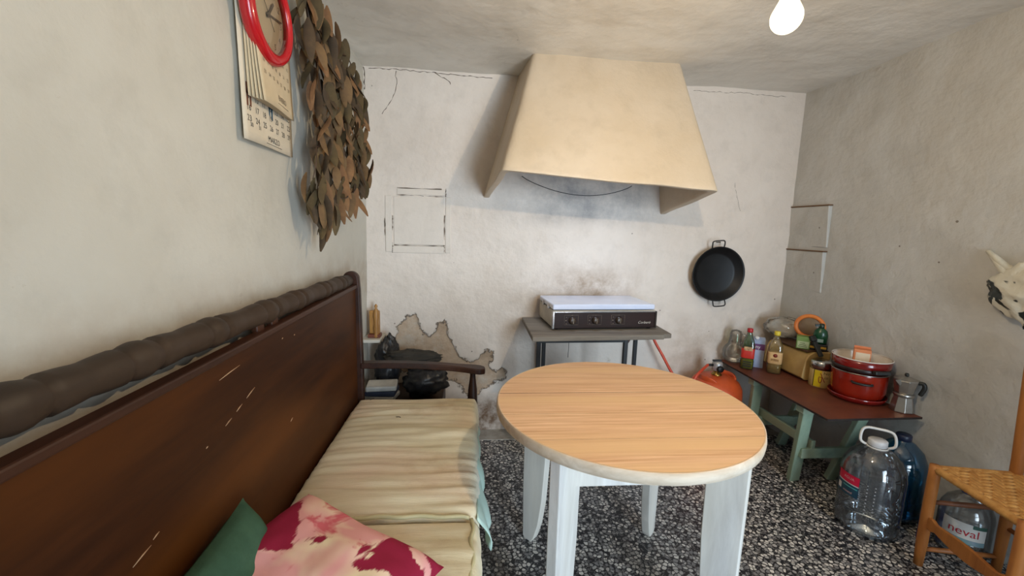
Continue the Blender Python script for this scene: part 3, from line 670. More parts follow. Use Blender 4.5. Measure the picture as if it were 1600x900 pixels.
b = B(); b.box(W_ - 0.010, W_, -0.007, 0.012, 0.008, 0.104); obj('trim_strip', b, M('dark_trim', (70, 62, 56), rough=0.3, metal=0.8), sv, bevel=0.002)
b = B(); b.box(0.012, W_ - 0.01, -0.006, 0.01, 0.098, 0.104); obj('trim_strip', b, m_chr, sv, bevel=0.001)
b = B(); b.box(0.002, W_ - 0.012, 0.0, D_ - 0.002, 0.112, 0.142); obj('lid', b, m_enam, sv, bevel=0.007, seg=3, label='closed white enamel lid')
for yy in (0.08, 0.2):
    b = B(); b.box(-0.002, 0.003, yy, yy + 0.03, 0.104, 0.13); obj('hinge_clip', b, m_chr, sv)
m_knob = M('knob_brown', (74, 60, 50), (58, 46, 38), rough=0.35, metal=0.2); m_ink = M('panel_print', (150, 138, 124), rough=0.5)
for kx in (0.112, 0.246, 0.383):
    b = B(); b.M = Matrix.Translation((kx, -0.004, 0.054)) @ Matrix.Rotation(PI / 2, 4, 'X'); b.lathe([(0.0215, 0.0), (0.0215, 0.005), (0.0185, 0.008), (0.017, 0.018), (0.014, 0.02)], 24)
    kn = obj('control_knob', b, m_knob, sv)
    b = B(); b.box(kx - 0.003, kx + 0.003, -0.0285, -0.022, 0.040, 0.068); obj('grip', b, M('grip_metal', (126, 112, 98), rough=0.3, metal=0.6), kn, bevel=0.001)
    b = B(); fr = [(-0.045, -0.024), (0.034, -0.024), (0.034, 0.03), (-0.045, 0.03)]
    for (ax, az), (bx_, bz) in zip(fr, fr[1:] + fr[:1]): b.tube([(kx + ax, -0.0045, 0.054 + az), (kx + bx_, -0.0045, 0.054 + bz)], 0.0005, 4)
    for q, (ax, az) in enumerate(((-0.033, -0.018), (-0.036, 0.0), (-0.033, 0.018), (0, 0.029))): b.tube([(kx + ax - 0.003, -0.0045, 0.054 + az), (kx + ax + 0.003, -0.0045, 0.054 + az)], 0.0022 if q == 1 else 0.0011, 6)
    obj('dial_marks', b, m_ink, sv)
b = B(); add_text(b, 'Corber\u00f3', 0.021, lambda u, v: (0.535 + u, -0.0048, 0.040 + v), 0.35); obj('lettering', b, M('script_silver', (206, 196, 182), rough=0.35, metal=0.3), sv, recalc=False)
for fx, fy in ((0.03, 0.03), (W_ - 0.03, 0.03), (0.03, D_ - 0.03), (W_ - 0.03, D_ - 0.03)):
    b = B(); b.M = Matrix.Translation((fx, fy, 0)); b.lathe([(0.012, 0.0), (0.010, 0.012)], 10); obj('foot', b, m_blk, sv)

# ------------------------------------------------------------------ gas cylinder, regulator, hose
gc = thing('gas_cylinder', 'orange gas cylinder standing in the corner behind the round table', 'gas cylinder', (1.50, 2.345, 0))
m_or = M('cylinder_orange', (208, 88, 40), (184, 72, 32), 9, rough=0.45, bump=0.15)
b = B(); b.lathe([(0.11, 0.035), (0.14, 0.05), (0.152, 0.09), (0.152, 0.34), (0.148, 0.375), (0.13, 0.41), (0.095, 0.435), (0.05, 0.445)], 40); obj('body', b, m_or, gc)
b = B(); b.lathe([(0.125, 0.0), (0.13, 0.0), (0.13, 0.06), (0.125, 0.06)], 32, caps=False); obj('foot_ring', b, m_or, gc, solid=0.003)
for a in (20, 200):
    b = B()
    def hn(u, v, a=a): g = math.radians(a - 42 + 84 * u); r = 0.105 + 0.004 * v; return (r * math.cos(g), r * math.sin(g), 0.418 + 0.035 * v * (1 - 0.6 * abs(2 * u - 1) ** 3))
    b.grid(hn, 16, 3); obj('grip_collar', b, m_or, gc, solid=0.01)
b = B(); b.lathe([(0.03, 0.44), (0.03, 0.452), (0.02, 0.456), (0.02, 0.472)], 16); obj('valve', b, M('brass', (190, 160, 90)), gc)
rg = thing('gas_regulator', 'silver and black regulator clipped on top of the orange cylinder', 'regulator', (1.50, 2.345, 0.472))
b = B(); b.lathe([(0.022, 0.0), (0.030, 0.006), (0.030, 0.045), (0.026, 0.055), (0.012, 0.06)], 20); obj('body', b, M('grey_alloy', (176, 174, 172), (150, 148, 146), rough=0.4, metal=0.4), rg)
b = B(); b.M = Matrix.Translation((0, -0.028, 0.018)) @ Matrix.Rotation(PI / 2, 4, 'X'); b.lathe([(0.02, 0.0), (0.02, 0.012), (0.016, 0.016)], 16); obj('tap', b, m_blk, rg)
b = B(); b.bar((-0.03, 0.005, 0.062), (0.02, -0.005, 0.066), 0.018, 0.008); obj('lever', b, m_blk, rg, bevel=0.002)
b = B(); b.tube([(-0.025, 0, 0.035), (-0.065, -0.005, 0.036)], 0.008, 10); obj('nozzle', b, m_blk, rg)
b = B(); hp = [(1.05, 2.42, 0.80), (1.09, 2.43, 0.792), (1.118, 2.44, 0.74), (1.128, 2.45, 0.647), (1.181, 2.42, 0.544), (1.243, 2.40, 0.435), (1.29, 2.37, 0.37), (1.31, 2.30, 0.365), (1.308, 2.27, 0.42), (1.33, 2.27, 0.468), (1.385, 2.30, 0.498), (1.435, 2.34, 0.508)]
def smooth_path(p, k=6):
    p = [Vector(q) for q in p]; out = []
    for i in range(len(p) - 1):
        a0, a1, a2, a3 = p[max(i - 1, 0)], p[i], p[i + 1], p[min(i + 2, len(p) - 1)]
        for j in range(k):
            t_ = j / k; out.append(0.5 * ((2 * a1) + (a2 - a0) * t_ + (2 * a0 - 5 * a1 + 4 * a2 - a3) * t_ * t_ + (3 * a1 - a0 - 3 * a2 + a3) * t_ ** 3))
    out.append(p[-1]); return out
b.tube(smooth_path(hp), 0.0085, 10)
tag(obj('gas_hose', b, M('orange_hose', (206, 76, 44), (180, 58, 34), 20, rough=0.45)), 'orange rubber gas hose running from stove to cylinder', 'hose')

# ------------------------------------------------------------------ paella pan
pan = thing('paella_pan', 'black two handled paella pan hung on the back wall', 'pan', (1.542, BW - 0.055, 1.051), rot=(PI / 2, math.radians(-6), 0))
m_pn = M('black_steel', (30, 30, 31), (20, 20, 21), 8, rough=0.45, metal=0.4)
b = B(); PR = 0.172
b.lathe([(0.003, -0.042), (0.125, -0.042), (0.138, -0.036), (PR - 0.002, 0.0), (PR + 0.002, 0.003), (PR - 0.002, 0.004), (PR - 0.008, 0.0), (0.133, -0.034), (0.12, -0.039), (0.003, -0.039)], 56); obj('dish', b, m_pn, pan)
for s_ in (1, -1):
    b = B(); hh = 0.036 if s_ > 0 else 0.03
    b.tube(smooth_path([(-0.036, s_ * (PR - 0.014), -0.008), (-0.040, s_ * (PR + hh * 0.5), 0.004), (-0.036, s_ * (PR + hh), 0.008), (0.0, s_ * (PR + hh + 0.003), 0.009), (0.034, s_ * (PR + hh), 0.008), (0.040, s_ * (PR + hh * 0.4), 0.004), (0.038, s_ * (PR - 0.014), -0.008)]), 0.0038, 8)
    obj('handle', b, m_pn, pan)
b = B(); b.tube([(1.54, BW + 0.02, 1.247), (1.54, BW - 0.045, 1.252)], 0.003, 6)
tag(obj('nail', b, m_blk), 'iron nail in the wall holding up the paella pan', 'nail')

# ------------------------------------------------------------------ low trestle table by the right wall
TT = 0.49
tt = thing('trestle_table', 'low table with brown top on pale green trestle legs by the right wall', 'table', (1.82, 2.05, 0))
Q2 = Vector((1.82, 2.05, 0))
b = B(); b.prism([(1.60 - Q2.x, 1.642 - Q2.y), (2.08 - Q2.x, 1.648 - Q2.y), (2.015 - Q2.x, 2.5 - Q2.y), (1.605 - Q2.x, 2.5 - Q2.y)], TT - 0.010, TT)
o = obj('top_board', b, M('brown_hardboard', (116, 62, 42), (92, 46, 32), 6, rough=0.5, bump=0.1), tt)
o.data.materials.append(M('hardboard_edge', (34, 22, 18), (24, 16, 14)))
for pl in o.data.polygons: pl.material_index = 0 if pl.normal.z > 0.5 else 1
m_gr = wood('pale_green_paint', (150, 172, 150), (126, 150, 128), (160, 176, 152), axis='Z', rough=0.7)
m_gr2 = wood('pale_green_rail', (146, 166, 144), (122, 144, 124), (158, 172, 150), axis='Y', rough=0.7)
def tb(name, a, c, wd, th, up=(0, 0, 1), mat=None):
    bb = B(); bb.bar(Vector(a) - Q2, Vector(c) - Q2, wd, th, up); return obj(name, bb, mat or m_gr, tt, bevel=0.004)
for yt, yf in ((1.83, 1.94), (2.20, 2.31)):
    tb('leg', (1.665, yt, 0.44), (1.735, yf, 0.003), 0.055, 0.03, (0, 1, 0.3)); tb('leg', (1.985, yt, 0.44), (1.95, yf, 0.003), 0.055, 0.03, (0, 1, 0.3))
    tb('head_beam', (1.625, yt, 0.457), (2.01, yt, 0.457), 0.05, 0.044, mat=m_gr2); tb('cross_rail', (1.695, yt + 0.04, 0.195), (1.985, yt + 0.04, 0.195), 0.022, 0.055, mat=m_gr2)
tb('stretcher', (1.755, 1.86, 0.24), (1.755, 2.30, 0.24), 0.022, 0.05, mat=m_gr2)
tb('brace', (1.80, 1.90, 0.42), (1.94, 2.24, 0.23), 0.03, 0.03, mat=m_gr2)

# ---- things on it
def clearobj(name, prof, mat, parent, n=32, **k):
    bb = B(); bb.lathe(prof, n, caps=False, **k); return obj(name, bb, mat, parent)
m_glass = clear('clear_glass', (0.95, 0.96, 0.95, 1), 0.3, 0.05, body=0.10, bodycol=(200, 196, 186))
gj = thing('glass_carafe', 'clear glass carafe with round body at the far end of the trestle table', 'carafe', (1.68, 2.462, TT))
clearobj('glass_body', [(0.003, 0.003), (0.045, 0.003), (0.062, 0.02), (0.07, 0.05), (0.068, 0.08), (0.055, 0.105), (0.042, 0.12), (0.036, 0.15), (0.036, 0.185), (0.028, 0.205), (0.003, 0.213)], m_glass, gj)
b = B(); b.tube(smooth_path([(0.034, -0.01, 0.18), (0.058, -0.016, 0.178), (0.062, -0.018, 0.14), (0.058, -0.015, 0.105)]), 0.005, 8); obj('handle', b, m_glass, gj)

def sq(prof, n=40, p=5.0):
    """rounded-square bottle from a (half-width, z) profile"""
    b = B(); vs2 = []
    for r, z in prof:
        for k in range(n):
            a = 2 * PI * k / n; c, s_ = math.cos(a), math.sin(a); q = (abs(c) ** p + abs(s_) ** p) ** (-1 / p) if r > 0.02 else 1
            vs2.append((r * q * c, r * q * s_, z))
    fs2 = [(i * n + k, i * n + (k + 1) % n, (i + 1) * n + (k + 1) % n, (i + 1) * n + k) for i in range(len(prof) - 1) for k in range(n)]
    fs2 += [tuple(range(n - 1, -1, -1)), tuple((len(prof) - 1) * n + k for k in range(n))]
    b.add(vs2, fs2, True); return b
ob = thing('oil_bottle', 'oil bottle with red cap and red label beside the glass carafe', 'bottle', (1.684, 2.338, TT), math.radians(-35))
obj('bottle', sq([(0.030, 0.0), (0.035, 0.006), (0.035, 0.135), (0.033, 0.16), (0.026, 0.185), (0.016, 0.21), (0.0135, 0.222), (0.0135, 0.228)]), clear('green_pet', (0.62, 0.78, 0.66, 1), 0.3, body=0.12, bodycol=(70, 120, 90)), ob)
obj('oil', sq([(0.028, 0.002), (0.0335, 0.007), (0.0335, 0.062)]), M('yellow_oil', (214, 168, 40), (190, 140, 26), rough=0.15), ob)
obj('label', sq([(0.0358, 0.07), (0.0362, 0.071), (0.0362, 0.128), (0.0358, 0.129)]), M('red_label', (204, 52, 36), (186, 40, 28), 20, 0.5), ob)
for f in range(4):
    b = B(); b.M = Matrix.Rotation(f * PI / 2, 4, 'Z'); b.box(-0.022, 0.022, 0.0364, 0.0372, 0.118, 0.142); obj('emblem', b, M('label_cream', (214, 180, 130), (120, 70, 44), 60, 0.6), ob)
    b = B(); b.M = Matrix.Rotation(f * PI / 2, 4, 'Z')
    for q in range(3): b.box(-0.024, 0.02, 0.0352, 0.0360, 0.018 + q * 0.013, 0.025 + q * 0.013)
    obj('fine_print', b, M('print_black', (40, 32, 20)), ob)
b = B(); b.lathe([(0.015, 0.226), (0.016, 0.23), (0.016, 0.248), (0.014, 0.25)], 20); obj('cap', b, M('red_cap', (190, 28, 36), rough=0.4), ob)

ct = thing('drink_carton', 'pale blue carton with purple band and white cap between two bottles', 'carton', (1.768, 2.372, TT), math.radians(-32))
b = B(); b.box(-0.037, 0.037, -0.03, 0.03, 0, 0.172); obj('box', b, M('carton_blue', (168, 180, 204), (140, 152, 184), 12, 0.5), ct, bevel=0.002)
b = B(); b.add([(-0.037, -0.03, 0.172), (0.037, -0.03, 0.172), (0.037, 0.03, 0.172), (-0.037, 0.03, 0.172), (-0.037, 0.0, 0.188), (0.037, 0.0, 0.188)], [(3, 2, 1, 0), (0, 1, 5, 4), (2, 3, 4, 5), (1, 2, 5), (3, 0, 4)]); obj('gable_top', b, M('carton_blue', (168, 180, 204)), ct)
b = B(); b.box(-0.0375, 0.0375, -0.0306, 0.0306, 0.112, 0.15); obj('purple_band', b, M('carton_purple', (104, 54, 108), (88, 42, 92), 12, 0.5), ct)
b = B(); b.box(-0.0378, -0.0368, -0.02, 0.0306, 0.055, 0.105); obj('purple_patch', b, M('carton_plum', (86, 36, 72)), ct)
b = B(); add_text(b, 'ny', 0.03, lambda u, v: (u, -0.0312, 0.131 + v)); obj('lettering', b, M('print_white', (232, 228, 224)), ct, recalc=False)
b = B(); b.M = Matrix.Translation((-0.008, -0.016, 0.178)) @ Matrix.Rotation(0.5, 4, 'X'); b.lathe([(0.012, 0.0), (0.012, 0.012), (0.01, 0.014)], 16); obj('cap', b, M('white_plastic', (228, 228, 230), rough=0.4), ct)

oy = thing('oil_bottle', 'oil bottle with yellow cap and cream label in front of the bread bin', 'bottle', (1.80, 2.258, TT), math.radians(-35))
obj('bottle', sq([(0.030, 0.0), (0.037, 0.006), (0.037, 0.075), (0.035, 0.09), (0.037, 0.105), (0.037, 0.15), (0.034, 0.172), (0.022, 0.195), (0.0145, 0.215), (0.0135, 0.23)], p=4.0), clear('pale_pet', (0.92, 0.88, 0.74, 1), 0.4, body=0.10, bodycol=(210, 190, 130)), oy)
obj('oil', sq([(0.028, 0.002), (0.0352, 0.007), (0.0352, 0.07)], p=4.0), clear('amber_oil', (0.82, 0.66, 0.28, 1), 0.2, body=0.35, bodycol=(196, 150, 60)), oy)
obj('label', sq([(0.0375, 0.062), (0.0382, 0.063), (0.0382, 0.13), (0.0375, 0.131)], p=4.0), M('cream_label', (216, 178, 124), (198, 156, 104), 30, 0.6), oy)
for f in range(4):
    b = B(); b.M = Matrix.Rotation(f * PI / 2, 4, 'Z') @ Matrix.Translation((0.0, -0.0382, 0.112)) @ Matrix.Rotation(PI / 2, 4, 'X'); b.lathe([(0.011, 0), (0.011, 0.001)], 20); obj('emblem', b, M('emblem_brown', (128, 46, 28)), oy)
    b = B(); b.M = Matrix.Rotation(f * PI / 2, 4, 'Z'); b.box(-0.02, 0.02, -0.0392, -0.0384, 0.078, 0.092); obj('emblem', b, M('emblem_gold', (180, 138, 74), (110, 70, 40), 90, 0.6), oy)
b = B(); b.lathe([(0.015, 0.228), (0.0165, 0.232), (0.0165, 0.25), (0.014, 0.253)], 20); obj('cap', b, M('yellow_cap', (232, 206, 60), rough=0.4), oy)

# bread bin
BX0, BX1, BY0, BY1 = 1.86, 2.015, 2.112, 2.42
bn = thing('bread_bin', 'beige bread bin with rounded front and flat brown top on the trestle table', 'bread bin', ((BX0 + BX1) / 2, (BY0 + BY1) / 2, TT))
m_bin = M('bin_beige', (190, 158, 100), (168, 136, 82), 7, rough=0.5, bump=0.08)
hw = (BX1 - BX0) / 2; hl = (BY1 - BY0) / 2
def binprof(g): return [(hw, 0.0 + 0.006), (-hw + 0.02 - g, 0.006), (-hw - g, 0.02), (-hw + 0.004 - g, 0.07), (-hw + 0.012 - g, 0.12), (-hw + 0.03 - g, 0.152), (-hw + 0.055, 0.165 + g), (hw, 0.165 + g)]
MB = Matrix(((1, 0, 0, 0), (0, 0, 1, 0), (0, 1, 0, 0), (0, 0, 0, 1)))
b = B(); b.M = MB; b.prism(binprof(0), -hl + 0.006, hl - 0.006, True); obj('body', b, m_bin, bn, bevel=0.006, seg=3)
for s_ in (-1, 1):
    b = B(); b.M = MB; b.prism(binprof(0.004), s_ * hl - 0.007, s_ * hl + 0.007); obj('end_cap', b, m_bin, bn, bevel=0.004)
b = B(); b.box(-hw + 0.02, hw, -hl + 0.01, hl - 0.01, 0.166, 0.174); obj('top_board', b, M('bin_brown', (96, 66, 44), (78, 52, 34), 9, 0.55), bn, bevel=0.002)
b = B(); b.box(-hw + 0.02, hw, -hl, hl, 0.0, 0.006); obj('base', b, M('bin_base', (66, 26, 20)), bn)
BT = TT + 0.174

# things on the bread bin
gx = thing('tea_box', 'small green cardboard box on top of the bread bin', 'box', (1.905, 2.185, BT), math.radians(-38))
b = B(); b.box(-0.032, 0.032, -0.03, 0.03, 0, 0.07); obj('box', b, M('box_green', (118, 146, 76), (96, 124, 60), 14, 0.6), gx, bevel=0.002)
b = B(); b.box(-0.027, 0.027, -0.0312, -0.03, 0.006, 0.044); lb = obj('label', b, M('box_label', (176, 184, 140), (160, 170, 124), 20), gx)
b = B()
for q in range(3): b.box(-0.022 + 0.004 * q, 0.02 - 0.006 * q, -0.0318, -0.0312, 0.012 + q * 0.010, 0.015 + q * 0.010)
obj('fine_print', b, M('print_green', (66, 88, 40)), lb)

rk = thing('fly_swatter', 'orange electric fly swatter leaning on the wall behind the small green box', 'fly swatter', (1.965, 2.225, BT))
m_ro = M('orange_plastic', (226, 132, 62), (208, 112, 46), 8, rough=0.45)
MR = Matrix.Translation((0, 0, 0)) @ Matrix.Rotation(math.radians(-52), 4, 'Z') @ Matrix.Rotation(math.radians(-8), 4, 'X')
def mtx(bb): bb.M = MR; return bb
b = mtx(B()); b.tube([(0.068 * math.cos(2 * PI * k / 40), 0, 0.115 + 0.062 * math.sin(2 * PI * k / 40)) for k in range(40)], 0.0115, 10, closed=True); obj('frame_ring', b, m_ro, rk)
b = mtx(B()); b.M = MR @ Matrix(((1, 0, 0, 0), (0, 0, -1, 0.006), (0, 1, 0, 0), (0, 0, 0, 1))); b.prism([(-0.012, 0.0), (0.012, 0.0), (0.016, 0.03), (0.045, 0.066), (0.03, 0.056), (0.0, 0.05), (-0.03, 0.056), (-0.045, 0.066), (-0.016, 0.03)], 0, 0.012); obj('neck', b, m_ro, rk, bevel=0.003)
b = mtx(B()); b.M = MR @ Matrix.Translation((0, 0, 0.115)) @ Matrix.Rotation(PI / 2, 4, 'X'); b.lathe([(0.001, -0.001), (0.066, -0.001), (0.066, 0.001), (0.001, 0.001)], 40, sy=0.92); obj('mesh_grid', b, clear('fine_wire_net', (0.8, 0.76, 0.7, 1), 0.0, 0.4, body=0.5, bodycol=(168, 146, 122)), rk)

bx_ = thing('battery_box', 'small black box with yellow stripe under the green bottle', 'box', (1.965, 2.145, BT), math.radians(-38))
b = B(); b.box(-0.042, 0.042, -0.024, 0.024, 0, 0.036); obj('box', b, M('box_black', (26, 24, 24), rough=0.5), bx_, bevel=0.003)
for q in (-0.026, 0.024):
    b = B(); b.box(q - 0.013, q + 0.013, -0.0248, -0.0238, 0.012, 0.024); obj('yellow_stripe', b, M('stripe_yellow', (218, 172, 60)), bx_)
gb = thing('detergent_bottle', 'squat dark green bottle standing on the black box', 'bottle', (1.972, 2.145, BT + 0.036), math.radians(-38))
b = B(); b.lathe([(0.028, 0), (0.034, 0.006), (0.036, 0.05), (0.03, 0.075), (0.016, 0.088), (0.012, 0.094)], 28, sx=1, sy=0.66); obj('body', b, M('bottle_green', (26, 74, 46), (16, 56, 34), rough=0.25), gb)
b = B(); b.box(-0.018, 0.014, -0.0245, -0.0225, 0.012, 0.03); obj('label', b, M('label_grey', (150, 170, 160), (120, 140, 130), 40), gb)
b = B(); b.lathe([(0.013, 0.092), (0.014, 0.095), (0.014, 0.112), (0.01, 0.116)], 16); b.bar((-0.0, 0.0, 0.108), (-0.03, -0.004, 0.104), 0.016, 0.012); obj('cap', b, M('cap_dark_green', (18, 42, 30), rough=0.35), gb)
hk = thing('scrubbing_brush', 'black handled brush propped on the yellow tin against the small black box', 'brush', (1.925, 2.07, TT + 0.156), 0.0)
b = B(); b.bar((0, 0, 0.0), (-0.004, 0.055, 0.072), 0.026, 0.014, (0, -1, 0.4)); obj('handle', b, M('black_plastic', (30, 32, 30), rough=0.5), hk, bevel=0.005)
b = B(); b.bar((-0.004, 0.055, 0.072), (-0.006, 0.075, 0.10), 0.034, 0.02, (0, -1, 0.4)); obj('brush_head', b, M('black_plastic', (30, 32, 30)), hk, bevel=0.006)

# white dish wrapped in a clear bag, on the far end of the bin
ds = thing('wrapped_dish', 'oval white dish in a crumpled clear bag behind the bottles', 'dish', (1.945, 2.37, BT))
MD = Matrix.Rotation(math.radians(-40), 4, 'Z') @ Matrix.Translation((-0.01, 0.03, 0.066)) @ Matrix.Rotation(math.radians(62), 4, 'X')
b = B(); b.M = MD; b.lathe([(0.002, -0.016), (0.045, -0.016), (0.068, -0.004), (0.085, 0.0), (0.083, 0.003), (0.066, 0.0), (0.044, -0.012), (0.002, -0.012)], 40, sx=1.12, sy=0.74); obj('dish', b, M('white_china', (222, 220, 214), (212, 208, 200), rough=0.2), ds)
def crumple(u, v):
    a = 2 * PI * u; p = PI * (0.02 + 0.96 * v); r = 1 + 0.22 * nz(math.cos(a) * 2, math.sin(a) * 2, v * 4, 1.4) + 0.10 * nz(math.cos(a) * 5, math.sin(a) * 5, v * 9, 1.3)
    return (0.118 * r * math.sin(p) * math.cos(a), 0.068 * r * math.sin(p) * math.sin(a), -0.058 * r * math.cos(p))
b = B(); b.M = Matrix.Rotation(math.radians(-40), 4, 'Z') @ Matrix.Translation((-0.005, 0.026, 0.074)); b.grid(crumple, 48, 26, wrapu=True); obj('clear_bag', b, clear('thin_bag', (0.93, 0.92, 0.9, 1), 0.5, 0.12, body=0.16, bodycol=(190, 182, 168)), ds)

# cocoa tin
cn = thing('cocoa_tin', 'yellow and cream tin with shiny steel lid beside the red pot', 'tin', (1.914, 2.046, TT), math.radians(-20))
b = B(); b.lathe([(0.05, 0.0), (0.052, 0.003), (0.052, 0.1), (0.05, 0.103)], 36); obj('body', b, M('tin_cream', (206, 180, 122), (190, 160, 104), 10, 0.35, metal=0.1), cn)
def arc_patch(r, a0, a1, z0_, z1_, n_=14):
    bb = B(); bb.grid(lambda u, v: (r * math.cos(math.radians(a0 + (a1 - a0) * u)), r * math.sin(math.radians(a0 + (a1 - a0) * u)), z0_ + (z1_ - z0_) * v), n_, 1); return bb
obj('yellow_panel', arc_patch(0.0526, 215, 252, 0.006, 0.096), M('tin_yellow', (224, 196, 40), (206, 176, 30), 12, 0.35), cn)
obj('dark_stripe', arc_patch(0.0528, 211, 215, 0.004, 0.1), M('tin_black', (36, 28, 20)), cn)
loop = [(244 + 9 * math.sin(2 * PI * k / 24) + 6 * k / 24, 0.055 + 0.026 * math.cos(2 * PI * k / 24)) for k in range(20)] + [(258, 0.06), (264, 0.045), (270, 0.035)]
b = B(); b.tube([(0.0532 * math.cos(math.radians(q)), 0.0532 * math.sin(math.radians(q)), z) for q, z in loop], 0.0018, 6); obj('red_swirl', b, M('tin_red', (150, 40, 28)), cn)
b = B()
for tx, zz, ss in (('No', 0.083, 0.022), ('co', 0.060, 0.02)): add_text(b, tx, ss, lambda u, v: (0.0532 * math.cos(math.radians(276) + u / 0.053), 0.0532 * math.sin(math.radians(276) + u / 0.053), zz + v))
obj('lettering', b, M('print_black', (40, 32, 20)), cn, recalc=False)
b = B(); b.lathe([(0.0535, 0.098), (0.0535, 0.138), (0.048, 0.143), (0.01, 0.144)], 36); obj('lid', b, m_chr, cn)
b = B(); b.lathe([(0.03, 0), (0.033, 0.005), (0.033, 0.10), (0.026, 0.115), (0.02, 0.13)], 24)
tag(obj('teal_jar', b, M('teal_plastic', (78, 118, 120), (60, 98, 102), rough=0.4), loc=(2.004, 2.028, TT)), 'dull teal plastic jar behind the yellow tin', 'jar')

# red pots
m_red = M('red_enamel', (142, 34, 16), (124, 25, 11), 5, rough=0.18, coat=0.4); m_dred = M('dark_red_enamel', (128, 22, 18), (104, 15, 13), 5, rough=0.18, coat=0.4)
m_wht = M('white_enamel_in', (226, 220, 210), (212, 204, 192), rough=0.2); m_steel = M('rim_steel', (170, 166, 160), rough=0.3, metal=1)
pp = thing('serving_tray', 'shallow dark red dish under the stacked red pots', 'dish', (1.965, 1.875, TT))
b = B(); b.lathe([(0.09, 0.0), (0.108, 0.004), (0.119, 0.02), (0.1215, 0.03), (0.118, 0.031), (0.105, 0.010), (0.003, 0.008)], 48); obj('dish', b, m_dred, pp)
pot = thing('cooking_pot', 'bright red enamel pot with dark side handles standing on the dark red dish', 'pot', (1.965, 1.875, TT + 0.0095))
b = B(); b.lathe([(0.09, 0.0), (0.100, 0.006), (0.112, 0.05), (0.116, 0.135), (0.116, 0.142), (0.112, 0.142), (0.108, 0.05), (0.09, 0.006), (0.003, 0.006)], 56); obj('body', b, m_red, pot)
b = B(); b.tube([(0.116 * math.cos(2 * PI * k / 56), 0.116 * math.sin(2 * PI * k / 56), 0.142) for k in range(56)], 0.003, 8, closed=True); obj('rim', b, m_steel, pot)
for a in (232, 52):
    b = B(); b.tube(smooth_path([((0.112 + e) * math.cos(math.radians(a + d)), (0.112 + e) * math.sin(math.radians(a + d)), z) for d, e, z in ((-20, 0.0, 0.103), (-15, 0.016, 0.102), (0, 0.022, 0.101), (15, 0.016, 0.1), (20, 0.0, 0.1))]), 0.006, 8); obj('handle', b, M('black_plastic', (30, 32, 30)), pot)
pz = TT + 0.0095 + 0.146
up = thing('saucepan', 'wide dark red enamel pan with white inside stacked on the red pot', 'pan', (1.965, 1.875, pz))
b = B(); b.lathe([(0.003, 0.0), (0.109, 0.0), (0.114, 0.004), (0.119, 0.035), (0.121, 0.064), (0.116, 0.0645)], 56, caps=False); obj('body', b, m_dred, up)
b = B(); b.lathe([(0.117, 0.0635), (0.113, 0.03), (0.10, 0.006), (0.003, 0.005)], 56, caps=False); obj('inside', b, m_wht, up)
b = B(); b.tube([(0.121 * math.cos(2 * PI * k / 56), 0.121 * math.sin(2 * PI * k / 56), 0.065) for k in range(56)], 0.0025, 8, closed=True); obj('rim', b, m_wht, up)
b = B(); b.lathe([(0.1145, 0.0035), (0.1165, 0.005), (0.1185, 0.024), (0.117, 0.0245)], 56, caps=False); obj('dark_band', b, M('burnt_black', (36, 16, 14), (26, 12, 11), rough=0.4), up, solid=0.001)
b = B(); a = math.radians(262); b.bar((0.118 * math.cos(a), 0.118 * math.sin(a), 0.02), (0.142 * math.cos(a), 0.142 * math.sin(a), 0.022), 0.07, 0.018); obj('handle', b, M('black_plastic', (30, 32, 30)), up, bevel=0.004)
sb = thing('match_box', 'small orange box with cream label standing in the top red pan', 'box', (1.962, 1.873, pz + 0.0055), math.radians(-42))
b = B(); b.box(-0.034, 0.034, -0.022, 0.022, 0, 0.098); obj('box', b, M('box_orange', (222, 140, 92), (206, 122, 76), 10, 0.6), sb, bevel=0.002)
b = B(); b.box(-0.026, 0.030, -0.0228, -0.0218, 0.02, 0.082); obj('label', b, M('label_cream2', (226, 208, 182), (214, 192, 164), 20), sb)
b = B(); b.box(-0.033, 0.033, 0.019, 0.021, 0.098, 0.108); obj('flap', b, M('box_orange', (222, 140, 92)), sb)

# moka pot (eight sided)
mk = thing('moka_pot', 'aluminium moka coffee pot with black handle at the table corner', 'coffee pot', (2.052, 1.722, TT), math.radians(12))
m_al = M('aluminium', (176, 172, 166), (150, 146, 140), 9, rough=0.32, metal=0.9)
b = B(); b.lathe([(0.046, 0.0), (0.048, 0.003), (0.036, 0.07), (0.036, 0.074)], 8, smooth=False); obj('boiler', b, m_al, mk, bevel=0.002)
b = B(); b.lathe([(0.037, 0.074), (0.039, 0.078), (0.039, 0.088), (0.036, 0.09)], 24); obj('collar', b, m_al, mk)
b = B(); b.lathe([(0.034, 0.09), (0.037, 0.095), (0.048, 0.152), (0.0475, 0.155)], 8, smooth=False); obj('jug', b, m_al, mk, bevel=0.0015)
b = B(); b.lathe([(0.0485, 0.155), (0.0485, 0.158), (0.012, 0.17), (0.01, 0.171)], 8, smooth=False); ld = obj('lid', b, m_al, mk)
b = B(); b.lathe([(0.006, 0.170), (0.009, 0.177), (0.006, 0.186)], 12); obj('knob', b, M('black_plastic', (30, 32, 30)), ld)
b = B(); b.add([(-0.05, -0.008, 0.13), (-0.03, -0.008, 0.16), (-0.03, 0.008, 0.16), (-0.05, 0.008, 0.13), (-0.075, 0, 0.158), (-0.04, 0, 0.155)], [(0, 1, 4), (1, 5, 4), (2, 3, 4), (2, 4, 5), (0, 4, 3), (1, 2, 5), (0, 3, 2, 1)])
b.M = Matrix(); sp_ = obj('spout', b, m_al, mk)
b = B(); a = math.radians(-68); dx, dy = math.cos(a), math.sin(a)
